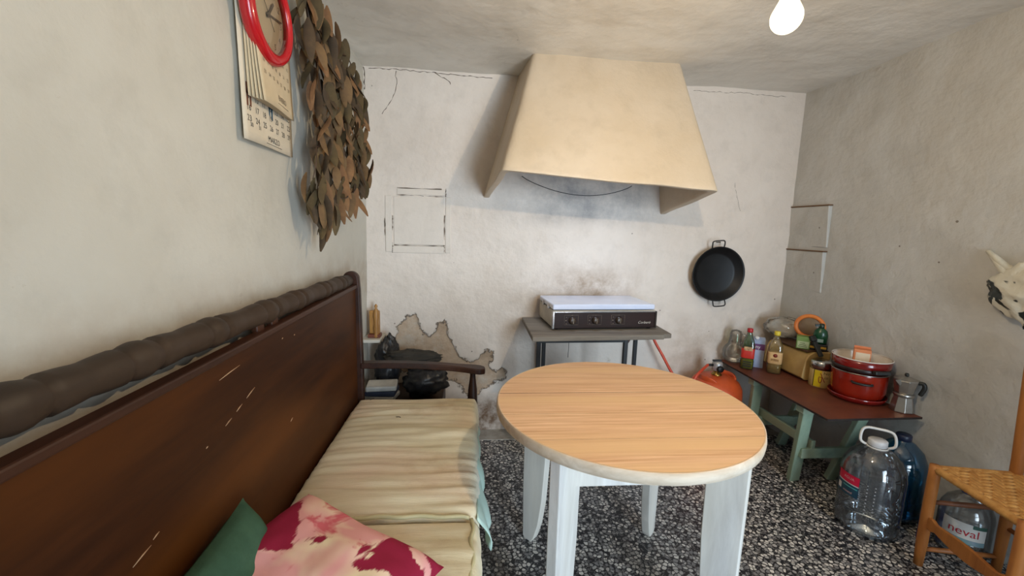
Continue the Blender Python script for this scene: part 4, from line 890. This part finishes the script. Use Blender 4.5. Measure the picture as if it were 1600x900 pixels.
b.tube(smooth_path([(0.043 * dx, 0.043 * dy, 0.148), (0.060 * dx, 0.060 * dy, 0.15), (0.066 * dx, 0.066 * dy, 0.13), (0.055 * dx, 0.055 * dy, 0.092)]), [0.009] * 18 + [0.007], 8); obj('handle', b, M('black_plastic', (30, 32, 30)), mk)

# ------------------------------------------------------------------ water jugs
def jug(t, H_, R_, mat, water, wl, cap, handle, ribs=(0.05, 0.075)):
    prof = [(0.003, 0.006), (R_ * 0.6, 0.002), (R_ * 0.9, 0.004), (R_, 0.02)]
    for rz in ribs: prof += [(R_, rz - 0.008), (R_ * 0.965, rz), (R_, rz + 0.008)]
    prof += [(R_, H_ * 0.42), (R_ * 0.985, H_ * 0.44), (R_, H_ * 0.46), (R_, H_ * 0.66), (R_ * 0.95, H_ * 0.74), (R_ * 0.78, H_ * 0.85), (R_ * 0.45, H_ * 0.94), (R_ * 0.26, H_ * 0.965), (R_ * 0.25, H_)]
    b = B(); b.lathe(prof, 44, caps=False); obj('bottle', b, mat, t)
    if water:
        inner = [(max(0.003, r - 0.003), z) for r, z in prof if z <= wl] ; inner.append((R_ - 0.003, wl)); inner.append((0.003, wl))
        b = B(); b.lathe(inner, 44, caps=False); obj('water', b, water, t)
    b = B(); b.lathe([(R_ * 0.27, H_ * 0.965), (R_ * 0.30, H_ * 0.97), (R_ * 0.30, H_ + 0.012), (R_ * 0.26, H_ + 0.016)], 24); obj('cap', b, cap, t)
    if handle:
        b = B(); b.tube(smooth_path([(-R_ * 0.30, 0, H_ * 0.955), (-R_ * 0.52, 0.0, H_ + 0.0), (-R_ * 0.44, 0.01, H_ + 0.052), (0, 0.015, H_ + 0.058), (R_ * 0.44, 0.01, H_ + 0.050), (R_ * 0.52, 0.0, H_ - 0.0), (R_ * 0.30, 0, H_ * 0.955)], 8), 0.0058, 8); obj('handle', b, handle, t)
        b = B(); b.lathe([(R_ * 0.31, H_ * 0.945), (R_ * 0.34, H_ * 0.945), (R_ * 0.34, H_ * 0.965), (R_ * 0.31, H_ * 0.965)], 24, caps=False); obj('handle_ring', b, handle, t)
m_pet = clear('clear_pet', (0.90, 0.92, 0.93, 1), 0.35, 0.06, body=0.10, bodycol=(150, 156, 166)); m_wat = clear('water', (0.86, 0.90, 0.93, 1), 0.1, 0.02)
jg = thing('water_jug', 'large clear water jug with white handle and red label by the trestle table', 'water jug', (1.80, 1.583, 0), math.radians(-35))
jug(jg, 0.405, 0.116, m_pet, m_wat, 0.27, M('white_plastic', (228, 228, 230)), M('white_handle', (232, 230, 226), rough=0.4))
def jarc(name, a0, a1, za, zb, mat, r=0.1172, par=None, slope=0.0):
    bb = B(); bb.grid(lambda u, v: (r * math.cos(math.radians(a0 + (a1 - a0) * u)), r * math.sin(math.radians(a0 + (a1 - a0) * u)), za + (zb - za) * v + slope * u), 14, 2); return obj(name, bb, mat, par or jg)
lbl = jarc('label', 188, 238, 0.165, 0.262, M('label_teal', (32, 74, 92), (22, 56, 76), 20, 0.4), 0.1172)
jarc('red_band', 188, 238, 0.222, 0.262, M('label_crimson', (204, 24, 64), (184, 16, 52), 20, 0.4), 0.1176, lbl)
jarc('white_line', 188, 238, 0.217, 0.221, M('print_white', (232, 228, 224)), 0.1176, lbl); jarc('teal_line', 205, 236, 0.203, 0.207, M('print_teal', (90, 180, 178)), 0.1176, lbl)
jarc('white_patch', 189, 200, 0.176, 0.203, M('print_white', (232, 228, 224)), 0.1176, lbl)
b = B()
for tx, zz, ss in (('AGUA', 0.243, 0.017), ('mineral', 0.18, 0.014)): add_text(b, tx, ss, lambda u, v: (0.1179 * math.cos(math.radians(217) + u / 0.117), 0.1179 * math.sin(math.radians(217) + u / 0.117), zz + v))
obj('lettering', b, M('print_pink', (236, 190, 190)), lbl, recalc=False)
b = B()
for q in range(9):
    for da in (-6, 7): a = math.radians(258 + da); b.tube([(0.1165 * math.cos(a - 0.018), 0.1165 * math.sin(a - 0.018), 0.245 - q * 0.016), (0.1175 * math.cos(a + 0.018), 0.1175 * math.sin(a + 0.018), 0.245 - q * 0.016)], 0.0016, 6)
obj('gauge_marks', b, M('gauge_white', (206, 212, 220), rough=0.2), jg)
bj = thing('water_jug', 'blue tinted plastic water jug behind the clear jug against the right wall', 'water jug', (2.022, 1.665, 0), 0.5)
jug(bj, 0.385, 0.100, clear('blue_pet', (0.20, 0.46, 0.62, 1), 0.3, 0.08, body=0.25, bodycol=(40, 110, 150)), clear('blue_water', (0.35, 0.55, 0.66, 1), 0.1), 0.18, M('cap_navy', (26, 36, 62), rough=0.4), None, ribs=(0.05, 0.11))
nv = thing('water_bottle', 'squat clear water bottle with white neval label under the straw chair', 'water bottle', (2.078, 1.422, 0), math.radians(0))
jug(nv, 0.27, 0.083, clear('hazy_pet', (0.86, 0.88, 0.88, 1), 0.3, 0.1, body=0.22, bodycol=(176, 176, 172)), m_wat, 0.1, M('cap_blue', (28, 60, 140), rough=0.4), None, ribs=(0.03,))
jarc('label', 170, 262, 0.078, 0.165, M('label_white', (214, 212, 206), (200, 198, 192), 12, 0.5), 0.0842, nv)
lb2 = nv.children[-1]
jarc('green_band', 172, 262, 0.078, 0.098, M('label_green', (110, 150, 148), (140, 150, 170), 16), 0.0846, lb2); jarc('green_edge', 232, 262, 0.150, 0.165, M('label_dark_green', (44, 82, 70)), 0.0846, lb2)
b = B(); add_text(b, 'neval', 0.046, lambda u, v: (0.0850 * math.cos(math.radians(216) + u / 0.085), 0.0850 * math.sin(math.radians(216) + u / 0.085), 0.126 + v)); obj('lettering', b, M('print_crimson', (178, 24, 44)), lb2, recalc=False)
b = B(); b.hexa([(-0.024, -0.018, 0), (0.024, -0.018, 0), (0.024, 0.018, 0), (-0.024, 0.018, 0), (-0.02, -0.014, 0.25), (0.02, -0.014, 0.25), (0.02, 0.014, 0.25), (-0.02, 0.014, 0.25)])
bl_ = thing('bleach_bottle', 'narrow dark blue plastic bottle behind the straw chair leg', 'bottle', (1.985, 1.49, 0), 0.3)
obj('body', b, M('dark_blue_plastic', (24, 44, 112), (16, 32, 90), rough=0.35), bl_, bevel=0.008, seg=3)
b = B(); b.lathe([(0.012, 0.25), (0.012, 0.26), (0.014, 0.262), (0.014, 0.285), (0.012, 0.287)], 16); obj('cap', b, M('cap_navy', (26, 36, 62)), bl_)

# ------------------------------------------------------------------ straw chair
ch = thing('straw_chair', 'low wooden chair with woven straw seat against the right wall', 'chair', (1.92, 1.18, 0))
Q3 = Vector((1.92, 1.18, 0))
m_cw = wood('chair_wood', (176, 112, 54), (146, 88, 40), (188, 126, 62), axis='Z', rough=0.5, spec=0.4); m_cw2 = wood('chair_rung_wood', (166, 104, 52), (138, 82, 40), axis='X', rough=0.5)
A, Bk, Cn, Dn = Vector((1.815, 1.362, 0)), Vector((2.088, 1.304, 0)), Vector((2.03, 0.985, 0)), Vector((1.748, 1.045, 0))
def leg(p, h, lean=(0, 0), r=0.019):
    b = B(); pts = []; rs = []
    for k in range(9):
        u = k / 8; pts.append((p.x - Q3.x + lean[0] * max(0, u * h - 0.42), p.y - Q3.y + lean[1] * max(0, u * h - 0.42), u * h)); rs.append(r * (0.8 + 0.2 * min(1, u * 4)))
    b.tube(pts, rs, 10); return b
obj('leg', leg(A, 0.43), m_cw, ch); obj('leg', leg(Dn, 0.43), m_cw, ch)
obj('back_post', leg(Bk, 0.95, (-0.03, 0.03)), m_cw, ch); obj('back_post', leg(Cn, 0.95, (-0.02, 0.0)), m_cw, ch)
def rung(p, q, z1_, z2_, r=0.0105):
    b = B(); a = p.copy(); c = q.copy(); a.z, c.z = z1_, z2_; b.tube([a - Q3, a.lerp(c, 0.5) - Q3, c - Q3], [r * 0.8, r, r * 0.8], 8); return b
for p, q in ((A, Bk), (Dn, Cn)):
    obj('stretcher', rung(p, q, 0.275, 0.275), M('rung_dark', (112, 66, 38), (92, 52, 30), 9), ch); obj('stretcher', rung(p, q, 0.07, 0.07), m_cw2, ch)
obj('stretcher', rung(Bk, Cn, 0.2, 0.2), m_cw2, ch)
# front rail between the two left legs, a shaped flat board
b = B(); a = A - Q3; c = Dn - Q3; K = 20; vs2 = []
d_ = (c - a).normalized(); nrm = Vector((-d_.y, d_.x, 0))
for k in range(K + 1):
    u = k / K; p = a.lerp(c, u); hgt = 0.014 + 0.016 * (math.sin(PI * u) ** 2) + (0.010 if u < 0.12 or u > 0.88 else 0); zc = 0.195 - 0.006 * math.sin(PI * u)
    for s_ in (-1, 1): vs2 += [p + nrm * 0.007 * s_ + Vector((0, 0, zc - hgt)), p + nrm * 0.007 * s_ + Vector((0, 0, zc + hgt))]
fs2 = [(0, 1, 3, 2), (4 * K, 4 * K + 2, 4 * K + 3, 4 * K + 1)]
for k in range(K): o_ = k * 4; fs2 += [(o_, o_ + 4, o_ + 5, o_ + 1), (o_ + 2, o_ + 3, o_ + 7, o_ + 6), (o_ + 1, o_ + 5, o_ + 7, o_ + 3), (o_, o_ + 2, o_ + 6, o_ + 4)]
b.add(vs2, fs2); obj('front_board', b, m_cw, ch, bevel=0.003)
for za in (0.62, 0.78, 0.9):
    b = B(); a = Bk - Q3; c = Cn - Q3; zc = za; dl = -0.025 * (za - 0.42); b.bar(a + Vector((dl, 0.03 * (za - .42), zc)), c + Vector((dl, 0, zc)), 0.012, 0.05); obj('back_slat', b, m_cw, ch, bevel=0.004)
# woven straw seat: over-under strands in both directions
m_str = M('straw', (206, 156, 88), (176, 122, 60), 26, rough=0.75, bump=0.4, bscale=160)
def seatp(u, v): return (A.lerp(Bk, u)).lerp(Dn.lerp(Cn, u), v)
N_ = 15
def strand(i, along_u):
    f = (i + 0.5) / N_; hw_ = 0.44 / N_; K = N_ * 4; vs3 = []
    for k in range(K + 1):
        q = -0.015 + 1.03 * k / K; ph = math.sin(PI * (q * N_ - 0.0) / 2 + (i % 4) * PI / 2)
        z = 0.424 + 0.0045 * (ph if along_u else -math.sin(PI * (f * N_) / 2 + (int(q * N_) % 4) * PI / 2))
        z += 0.004 * (-(2 * q - 1) ** 8) - 0.008 * (1 - (2 * q - 1) ** 2) * (1 - (2 * f - 1) ** 2)
        for s_, dz in ((-1, -0.002), (-0.5, 0.002), (0.5, 0.002), (1, -0.002)):
            g = f + s_ * hw_; p = seatp(q, g) if along_u else seatp(g, q); vs3.append((p.x - Q3.x, p.y - Q3.y, z + dz))
    bb = B(); bb.add(vs3, [(k * 4 + j, k * 4 + j + 1, k * 4 + 5 + j, k * 4 + 4 + j) for k in range(K) for j in range(3)], True); return bb
b = B()
for i in range(N_):
    for al_ in (True, False):
        s_ = strand(i, al_); b.add(s_.v, s_.f, True)
obj('woven_seat', b, m_str, ch, solid=0.003, recalc=False)
for p, q in ((A, Bk), (Bk, Cn), (Cn, Dn), (Dn, A)):
    b = B(); a = p.copy(); c = q.copy(); a.z = c.z = 0.416; K = 46
    b.tube([a.lerp(c, k / K) - Q3 for k in range(K + 1)], [0.0135 + 0.0018 * (k % 2) for k in range(K + 1)], 8); obj('seat_edge', b, m_str, ch)
b = B(); p = [seatp(0, 0), seatp(1, 0), seatp(1, 1), seatp(0, 1)]; b.prism([(q.x - Q3.x, q.y - Q3.y) for q in p], 0.405, 0.411); obj('seat_underlay', b, m_str, ch)

# ------------------------------------------------------------------ plastic bag hanging on the right wall
xb = right_x(1.35, 1.15) - 0.03
bg = thing('plastic_bag', 'crumpled white bag with black pattern hanging from a nail on the right wall', 'bag', (xb, 1.355, 1.0))
def bagm():
    t = NT('patterned_bag'); n_ = t.noise(9, 3, 0.5, t.coord((1, 1, 1.0), (0.5, 0, 0)), 0.9); sx = t.n('ShaderNodeSeparateXYZ'); t.l(t.coord(), sx.inputs[0])
    low = t.math('LESS_THAN', sx.outputs[2], 0.155)
    t.color(t.mix(t.math('MULTIPLY', t.ramp(n_, 0.455, 0.475), low), lin((206, 202, 186)), lin((36, 42, 38)))); t.p.inputs['Roughness'].default_value = 0.35
    t.l(t.bump(t.noise(16, 4, 0.6), 0.5, 0.015), t.p.inputs['Normal']); return t.m
m_bag = bagm()
def bagf(u, v):
    a = 2 * PI * u; z = 0.215 * v; wy = 0.125 * (0.35 + 0.65 * math.sin(PI * min(1, 0.12 + 0.9 * (1 - v))) ** 0.7) * (1 - 0.55 * smooth01((v - 0.55) / 0.45)); wx = 0.03 * (0.3 + math.sin(PI * (0.06 + 0.9 * v)))
    cr = 1 + 0.28 * nz(math.cos(a) * 1.5, math.sin(a) * 1.5, v * 3, 1.7) + 0.12 * nz(math.cos(a) * 4, math.sin(a) * 4, v * 7, 1.5)
    k = 0.12 if v in (0.0, 1.0) else 1
    return (-0.004 + wx * cr * math.cos(a) * k, 0.01 + wy * cr * math.sin(a) * k, 0.015 * nz(a, v, 0, 2) + z + 0.02 * math.sin(a))
b = B(); b.grid(bagf, 56, 30, wrapu=True); obj('bag_body', b, m_bag, bg)
b = B(); hp2 = [(0.0, 0.06, 0.185), (-0.004, 0.10, 0.215), (-0.002, 0.135, 0.245), (0.006, 0.162, 0.262), (0.008, 0.155, 0.255), (-0.008, 0.10, 0.20), (-0.012, 0.05, 0.15)]
b.tube(smooth_path(hp2, 5), [0.009 + 0.006 * smooth01(abs(k - 15) / 15) for k in range(31)], 8); obj('handle', b, M('bag_white', (206, 202, 186), (190, 186, 170), 20, 0.4, bump=0.4), bg)
b = B(); b.tube(smooth_path([(0, 0.03, 0.17), (0.0, -0.02, 0.23), (0.004, -0.06, 0.262), (0.0, -0.09, 0.25)], 5), [0.011] * 16, 8); obj('handle', b, M('bag_white', (206, 202, 186)), bg)

# ------------------------------------------------------------------ left wall: calendars, clock, dried branches
m_pap = M('calendar_paper', (214, 204, 184), (204, 192, 170), 6, 0.8); m_pap2 = M('calendar_paper_old', (208, 192, 162), (196, 178, 146), 6, 0.8)
m_prn = M('calendar_ink', (78, 70, 62), rough=0.7)
def cal_sheet(ya, yb, za, zb, xw, curl):   # u along y, v up
    def fn(u, v): return (xw + curl * (1 - v) ** 2 * (0.4 + 0.6 * (1 - u)) + 0.003 * math.sin(u * 5 + v * 3), ya + (yb - ya) * u, za + (zb - za) * v)
    return fn
c1 = thing('wall_calendar', 'larger white wall calendar sheet hanging lowest on the left wall', 'calendar', (LW, 1.375, 1.52), group='wall calendars')
O1 = Vector((LW, 1.375, 1.52))
def put(bb, o): bb.v = [tuple(Vector(p) - o) for p in bb.v]; return bb
f1_ = cal_sheet(1.215, 1.535, 1.517, 2.06, LW + 0.012, 0.008)
b = B(); b.grid(f1_, 12, 20); obj('sheet', put(b, O1), m_pap, c1, solid=0.0008)
b = B()
ROWS = [['', '', '', '', '', '', '1'], ['2', '3', '4', '5', '6', '7', '8'], ['9', '10', '11', '12', '13', '14', '15'], ['16', '17', '18', '19', '20', '21', '22'], ['23', '24', '25', '26', '27', '28', '29']]
for r in range(2, 5):
    for k in range(7):
        uu = 0.10 + 0.137 * k; vv = 0.212 - (r - 2) * 0.052
        add_text(b, ROWS[r][k], 0.023, lambda s, t_: (f1_(uu + s / 0.32, vv + t_ / 0.543)[0] + 0.0012, f1_(uu + s / 0.32, vv)[1], f1_(uu, vv + t_ / 0.543)[2]))
for k, tx in enumerate(('30', '31')):
    uu = 0.13 + 0.137 * k; add_text(b, tx, 0.016, lambda s, t_: (f1_(uu + s / 0.32, 0.08 + t_ / 0.543)[0] + 0.0014, f1_(uu + s / 0.32, 0.08)[1], f1_(uu, 0.08 + t_ / 0.543)[2]))
add_text(b, 'MARZO', 0.024, lambda s, t_: (f1_(0.55 + s / 0.32, 0.045 + t_ / 0.543)[0] + 0.0014, f1_(0.55 + s / 0.32, 0.06)[1], f1_(0.55, 0.045 + t_ / 0.543)[2]))
b.tube([(f1_(0.38, 0.02)[0] + 0.001, f1_(0.38, 0.02)[1], f1_(0.38, 0.02)[2]), (f1_(0.72, 0.02)[0] + 0.001, f1_(0.72, 0.02)[1], f1_(0.72, 0.02)[2])], 0.0008, 4)
obj('printed_dates', put(b, O1), m_prn, c1, recalc=False)['kind'] = 'stuff'
for uu, vv, cl, nm in ((0.11, 0.222, (120, 74, 52), 'brown_figure'), (0.52, 0.212, (44, 92, 116), 'teal_figure')):
    b = B(); p0 = Vector(f1_(uu, vv)); b.M = Matrix.Translation(p0 + Vector((0.001, 0, 0)))
    for s_ in (-1, 1): b.prism([(0, 0), (0.001, 0), (0.001, 0.001)], 0, 0.001) if False else b.box(0, 0.0006, s_ * 0.008 - 0.004, s_ * 0.008 + 0.004, -0.03, 0.01)
    b.box(0, 0.0006, -0.013, 0.013, 0.0, 0.03); obj('printed_drawing', put(b, O1), M(nm, cl), c1)
c2 = thing('wall_calendar', 'thick yellowed calendar block hanging behind the red clock', 'calendar', (LW + 0.02, 1.38, 1.63), group='wall calendars')
O2 = Vector((LW + 0.02, 1.38, 1.63))
for pg in range(5):
    f2_ = cal_sheet(1.235 + 0.006 * pg, 1.50, 1.632 - 0.001 * pg, 2.05, LW + 0.017 + 0.0022 * pg, 0.010 + 0.005 * pg)
    b = B(); b.grid(f2_, 12, 16); obj('page', put(b, O2), m_pap2, c2, solid=0.0007)
b = B(); wd_, hg_ = 0.241, 0.418
for r in range(5):
    for k in range(7):
        if ROWS[r][k]:
            uu = 0.14 + 0.125 * k; vv = 0.50 - r * 0.075
            add_text(b, ROWS[r][k], 0.014, lambda s, t_: (f2_(uu + s / wd_, vv + t_ / hg_)[0] + 0.0014, f2_(uu + s / wd_, vv)[1], f2_(uu, vv + t_ / hg_)[2]))
add_text(b, 'ENERO', 0.022, lambda s, t_: (f2_(0.6 + s / wd_, 0.085 + t_ / hg_)[0] + 0.0016, f2_(0.6 + s / wd_, 0.08)[1], f2_(0.6, 0.085 + t_ / hg_)[2]))
b.tube([Vector(f2_(0.42, 0.045)) + Vector((0.0012, 0, 0)), Vector(f2_(0.8, 0.045)) + Vector((0.0012, 0, 0))], 0.0007, 4)
b.tube([Vector(f2_(0.05, 0.545)) + Vector((0.0012, 0, 0)), Vector(f2_(0.98, 0.545)) + Vector((0.0012, 0, 0))], 0.0005, 4)
obj('printed_dates', put(b, O2), M('calendar_ink_faded', (116, 100, 84)), c2, recalc=False)['kind'] = 'stuff'

CKX = -0.600
ck = thing('wall_clock', 'round red plastic wall clock hung over the calendars', 'clock', (CKX, 1.335, 1.878), rot=(0, PI / 2, 0))   # local z faces the room; local x points down
def clk(bb): return bb
m_rp = M('red_plastic', (196, 20, 32), (176, 14, 26), 5, rough=0.25, coat=0.3)
b = B(); b.lathe([(0.126, -0.006), (0.131, 0.0), (0.131, 0.016), (0.124, 0.026), (0.114, 0.029), (0.104, 0.024), (0.102, 0.008)], 64, caps=False); obj('case_ring', b, m_rp, ck, solid=0.003)
b = B(); b.lathe([(0.003, 0.0075), (0.124, 0.0075), (0.124, 0.0), (0.003, 0.0)], 48, caps=False); obj('dial', b, M('dial_cream', (216, 202, 176), (206, 190, 162), 5, 0.6), ck)
b = B()
for h in range(1, 13):
    a = 2 * PI * h / 12; add_text(b, str(h), 0.024, lambda s, t_: (-0.083 * math.cos(a) - t_, 0.083 * math.sin(a) + s, 0.0082))
obj('numerals', b, M('numeral_grey', (112, 100, 84)), ck, recalc=False)
for nm, ang, ln, wd_, tail, mt in (('hour_hand', 38, 0.052, 0.007, 0.012, M('hand_grey', (98, 86, 72))), ('minute_hand', 82, 0.080, 0.0045, 0.012, M('hand_grey', (98, 86, 72))), ('second_hand', 318, 0.086, 0.0016, 0.045, M('hand_dark', (84, 70, 58)))):
    a = math.radians(ang); d_ = Vector((-math.cos(a), math.sin(a), 0)); b = B(); b.bar(d_ * -tail + Vector((0, 0, 0.0125)), d_ * ln + Vector((0, 0, 0.0125)), wd_, 0.0012); obj(nm, b, mt, ck)
b = B(); b.lathe([(0.007, 0.008), (0.007, 0.014), (0.004, 0.016)], 16); obj('hub', b, M('hand_grey', (98, 86, 72)), ck)
b = B(); b.lathe([(0.104, 0.021), (0.06, 0.0225), (0.003, 0.023)], 48, caps=False); obj('glass_cover', b, clear('clock_glass', (0.97, 0.97, 0.96, 1), 0.1), ck)

# dried bay branches: stems and one object per leaf
dbx = -0.560
br = thing('dried_branches', 'bunch of dried brown bay leaves hanging on the left wall beside the clock', 'dried branches', (dbx, 1.6, 1.25))
OB = Vector((dbx, 1.6, 1.25))
outline = [(1.483, 2.04), (1.579, 2.05), (1.697, 2.031), (1.889, 2.009), (2.041, 1.922), (2.185, 1.798), (2.15, 1.547), (2.04, 1.46), (1.86, 1.377), (1.64, 1.315), (1.58, 1.253), (1.552, 1.317), (1.50, 1.42), (1.532, 1.574), (1.548, 1.723), (1.51, 1.805), (1.47, 1.9)]
hole = [(1.72, 1.53), (1.86, 1.53), (1.88, 1.43), (1.74, 1.42)]
rnd = random.Random(5)
leaf_mats = [M('dry_leaf_a', (120, 92, 56), (92, 68, 42), 18, 0.8), M('dry_leaf_b', (98, 80, 48), (72, 58, 34), 18, 0.8), M('dry_leaf_c', (134, 98, 62), (106, 74, 46), 18, 0.8), M('dry_leaf_d', (86, 66, 42), (60, 46, 30), 18, 0.8)]
leaf_me = []
for q in range(8):
    L_ = 0.082 + 0.010 * (q % 4); Wd = 0.0125 + 0.002 * (q % 3); cu = 0.25 + 0.3 * (q % 3)
    bb = B(); vs3 = []
    for k in range(8):
        u = k / 7; wv = Wd * math.sin(PI * min(1, 0.04 + 0.93 * u ** 0.85)) ** 0.8 + 0.0006
        for s_ in (-1, 0, 1): vs3.append((s_ * wv, (0.006 * cu * 3 * math.sin(u * 3 + q)) + abs(s_) * wv * (0.35 + 0.3 * math.sin(q)), -L_ * u))
    bb.add(vs3, [(k * 3 + j, k * 3 + j + 1, k * 3 + 4 + j, k * 3 + 3 + j) for k in range(7) for j in range(2)], True)
    me = mesh('leaf', bb, False); me.materials.append(leaf_mats[q % 4]); leaf_me.append(me)
stems = [[(1.50, 2.13), (1.58, 1.98), (1.70, 1.86), (1.86, 1.70), (2.02, 1.58), (2.06, 1.50)], [(1.50, 2.13), (1.55, 1.95), (1.62, 1.75), (1.66, 1.55), (1.62, 1.40), (1.585, 1.27)], [(1.50, 2.13), (1.56, 2.0), (1.74, 1.93), (1.95, 1.85), (2.10, 1.74), (2.15, 1.62)],
         [(1.50, 2.13), (1.56, 1.9), (1.72, 1.72), (1.80, 1.58), (1.70, 1.44), (1.60, 1.33)], [(2.06, 1.52), (2.02, 1.46), (1.90, 1.425), (1.78, 1.40), (1.70, 1.40)], [(1.62, 1.62), (1.55, 1.56), (1.50, 1.55), (1.47, 1.50), (1.46, 1.44)], [(1.66, 1.93), (1.80, 1.96), (1.88, 1.97), (1.93, 1.93)]]
for k, s_ in enumerate(stems):
    b = B(); xs = [0.0, 0.01, 0.02, 0.03, 0.02, 0.01]; b.tube(smooth_path([(xs[i] - OB.x + dbx + 0.004 * k - 0.01, y - OB.y, z - OB.z) for i, (y, z) in enumerate(s_)], 5), [0.0042 - 0.003 * i / (len(s_) * 5 - 4) for i in range((len(s_) - 1) * 5 + 1)], 6); obj('stem', b, M('stem_brown', (76, 54, 36), (56, 38, 26), 20), br)
cnt = 0
while cnt < 296:
    y = rnd.uniform(1.44, 2.2); z = rnd.uniform(1.30, 2.06)
    if sdf_poly(y, z - 0.03, outline) > 0.0 or sdf_poly(y, z - 0.035, hole) < 0.012: continue
    o = bpy.data.objects.new('leaf', rnd.choice(leaf_me)); C.objects.link(o); o.parent = br
    depth = rnd.uniform(-0.008, 0.05)
    o.location = (depth, y - OB.y, z - OB.z)
    o.rotation_euler = (rnd.gauss(-0.08, 0.24), rnd.gauss(-0.05, 0.13), rnd.gauss(PI / 4, 0.85)); sc = rnd.uniform(0.95, 1.35); o.scale = (sc, sc, sc); cnt += 1
b = B(); b.tube([(LW - 0.01, 1.50, 2.128), (-0.575, 1.50, 2.134)], 0.003, 6)
tag(obj('nail', b, m_blk), 'iron nail high on the left wall holding the dried branches', 'nail')

# ------------------------------------------------------------------ heap behind the far end of the settle
def lumpy(cx, cy, cz, rx, ry, rz, seed, flat=0.0):
    def fn(u, v):
        a = 2 * PI * u; p = PI * (0.01 + 0.98 * v); d_ = Vector((math.sin(p) * math.cos(a), math.sin(p) * math.sin(a), -math.cos(p)))
        r = 1 + 0.26 * nz(d_.x + seed, d_.y, d_.z, 1.7) + 0.30 * abs(nz(d_.x, d_.y + seed, d_.z, 3.1)) + 0.14 * abs(nz(d_.x, d_.y, d_.z + seed, 7)) - 0.1
        return (cx + rx * r * d_.x, cy + ry * r * d_.y, max(cz - rz * 0.98, cz + rz * r * d_.z))
    bb = B(); bb.grid(fn, 44, 30, wrapu=True); return bb
m_bb = M('black_sack', (40, 40, 42), (22, 22, 24), 9, rough=0.38, bump=0.5, bscale=18, bdist=0.01); m_gb = M('dark_grey_cloth', (62, 58, 52), (44, 42, 38), 9, rough=0.9, bump=0.4, bscale=22, bdist=0.01)
bxw = thing('storage_box', 'low wooden box holding the heap of sacks behind the settle arm', 'box', (-0.37, 2.33, 0))
for xa, xb_, ya, yb in ((-0.2, 0.21, -0.15, -0.135), (-0.2, 0.21, 0.135, 0.15), (-0.2, -0.185, -0.135, 0.135), (0.195, 0.21, -0.135, 0.135)):
    b = B(); b.box(xa, xb_, ya, yb, 0.0, 0.335); obj('side_board', b, DARK, bxw, bevel=0.003)
b = B(); b.box(-0.2, 0.21, -0.15, 0.15, 0.3355, 0.352); obj('lid', b, DARK, bxw, bevel=0.003)
for cx, cy, cz, rx, ry, rz, sd, mt, lab in ((-0.49, 2.41, 0.50, 0.075, 0.075, 0.147, 2, m_bb, 'upright black plastic sack at the left of the heap behind the settle'), (-0.26, 2.28, 0.442, 0.115, 0.09, 0.088, 5, m_bb, 'slumped black plastic sack seen under the settle arm')):
    tag(obj('plastic_sack', lumpy(cx, cy, cz, rx, ry, rz, sd), mt), lab, 'sack', 'sacks behind the settle')
b = lumpy(-0.33, 2.30, 0.570, 0.155, 0.07, 0.038, 9); tag(obj('grey_cloth', b, m_gb), 'dark grey cloth folded over the heap above the settle arm', 'cloth')
for k, (cl, lab) in enumerate((((196, 190, 178), 'pale newspaper lowest in the pile behind the settle'), ((54, 62, 84), 'dark blue folded paper in the pile behind the settle'), ((206, 204, 198), 'white newspaper on top of the pile behind the settle'))):
    b = B(); b.box(-0.08, 0.08, -0.06, 0.06, 0.0, 0.028); b2 = B()
    o = obj('newspaper', b, M('paper_%d' % k, cl, None, 14, 0.8, bump=0.3), bevel=0.008, seg=3, loc=(-0.49, 2.25, 0.3525 + 0.0285 * k), rot=(0, 0, 0.15 * k - 0.2)); tag(o, lab, 'newspaper', 'newspapers behind the settle')
og = thing('carved_ornament', 'gilded carved wooden ornament standing in the left back corner', 'ornament', (-0.575, 2.47, 0.64))
m_gw = wood('gilded_wood', (176, 128, 66), (140, 96, 46), axis='Z', rough=0.45)
b = B(); b.box(-0.03, 0.03, -0.012, 0.012, 0.02, 0.16); obj('panel', b, m_gw, og, bevel=0.008)
b = B(); b.M = Matrix.Translation((0.012, -0.016, 0)); b.lathe([(0.014, 0.0), (0.018, 0.01), (0.012, 0.03), (0.016, 0.05), (0.012, 0.09), (0.017, 0.13), (0.012, 0.165), (0.006, 0.175), (0.010, 0.188), (0.003, 0.2)], 14); obj('turned_column', b, m_gw, og)
b = B(); b.box(-0.035, 0.035, -0.03, 0.03, 0.0, 0.02); obj('base', b, M('ornament_red', (126, 70, 50), (104, 54, 40)), og, bevel=0.003)
b = B(); b.box(LW - 0.005, -0.53, 2.40, BW + 0.005, 0.62, 0.6395)
tag(obj('corner_ledge', b, m_white, bevel=0.004), 'small plastered ledge in the left back corner under the ornament', 'ledge')
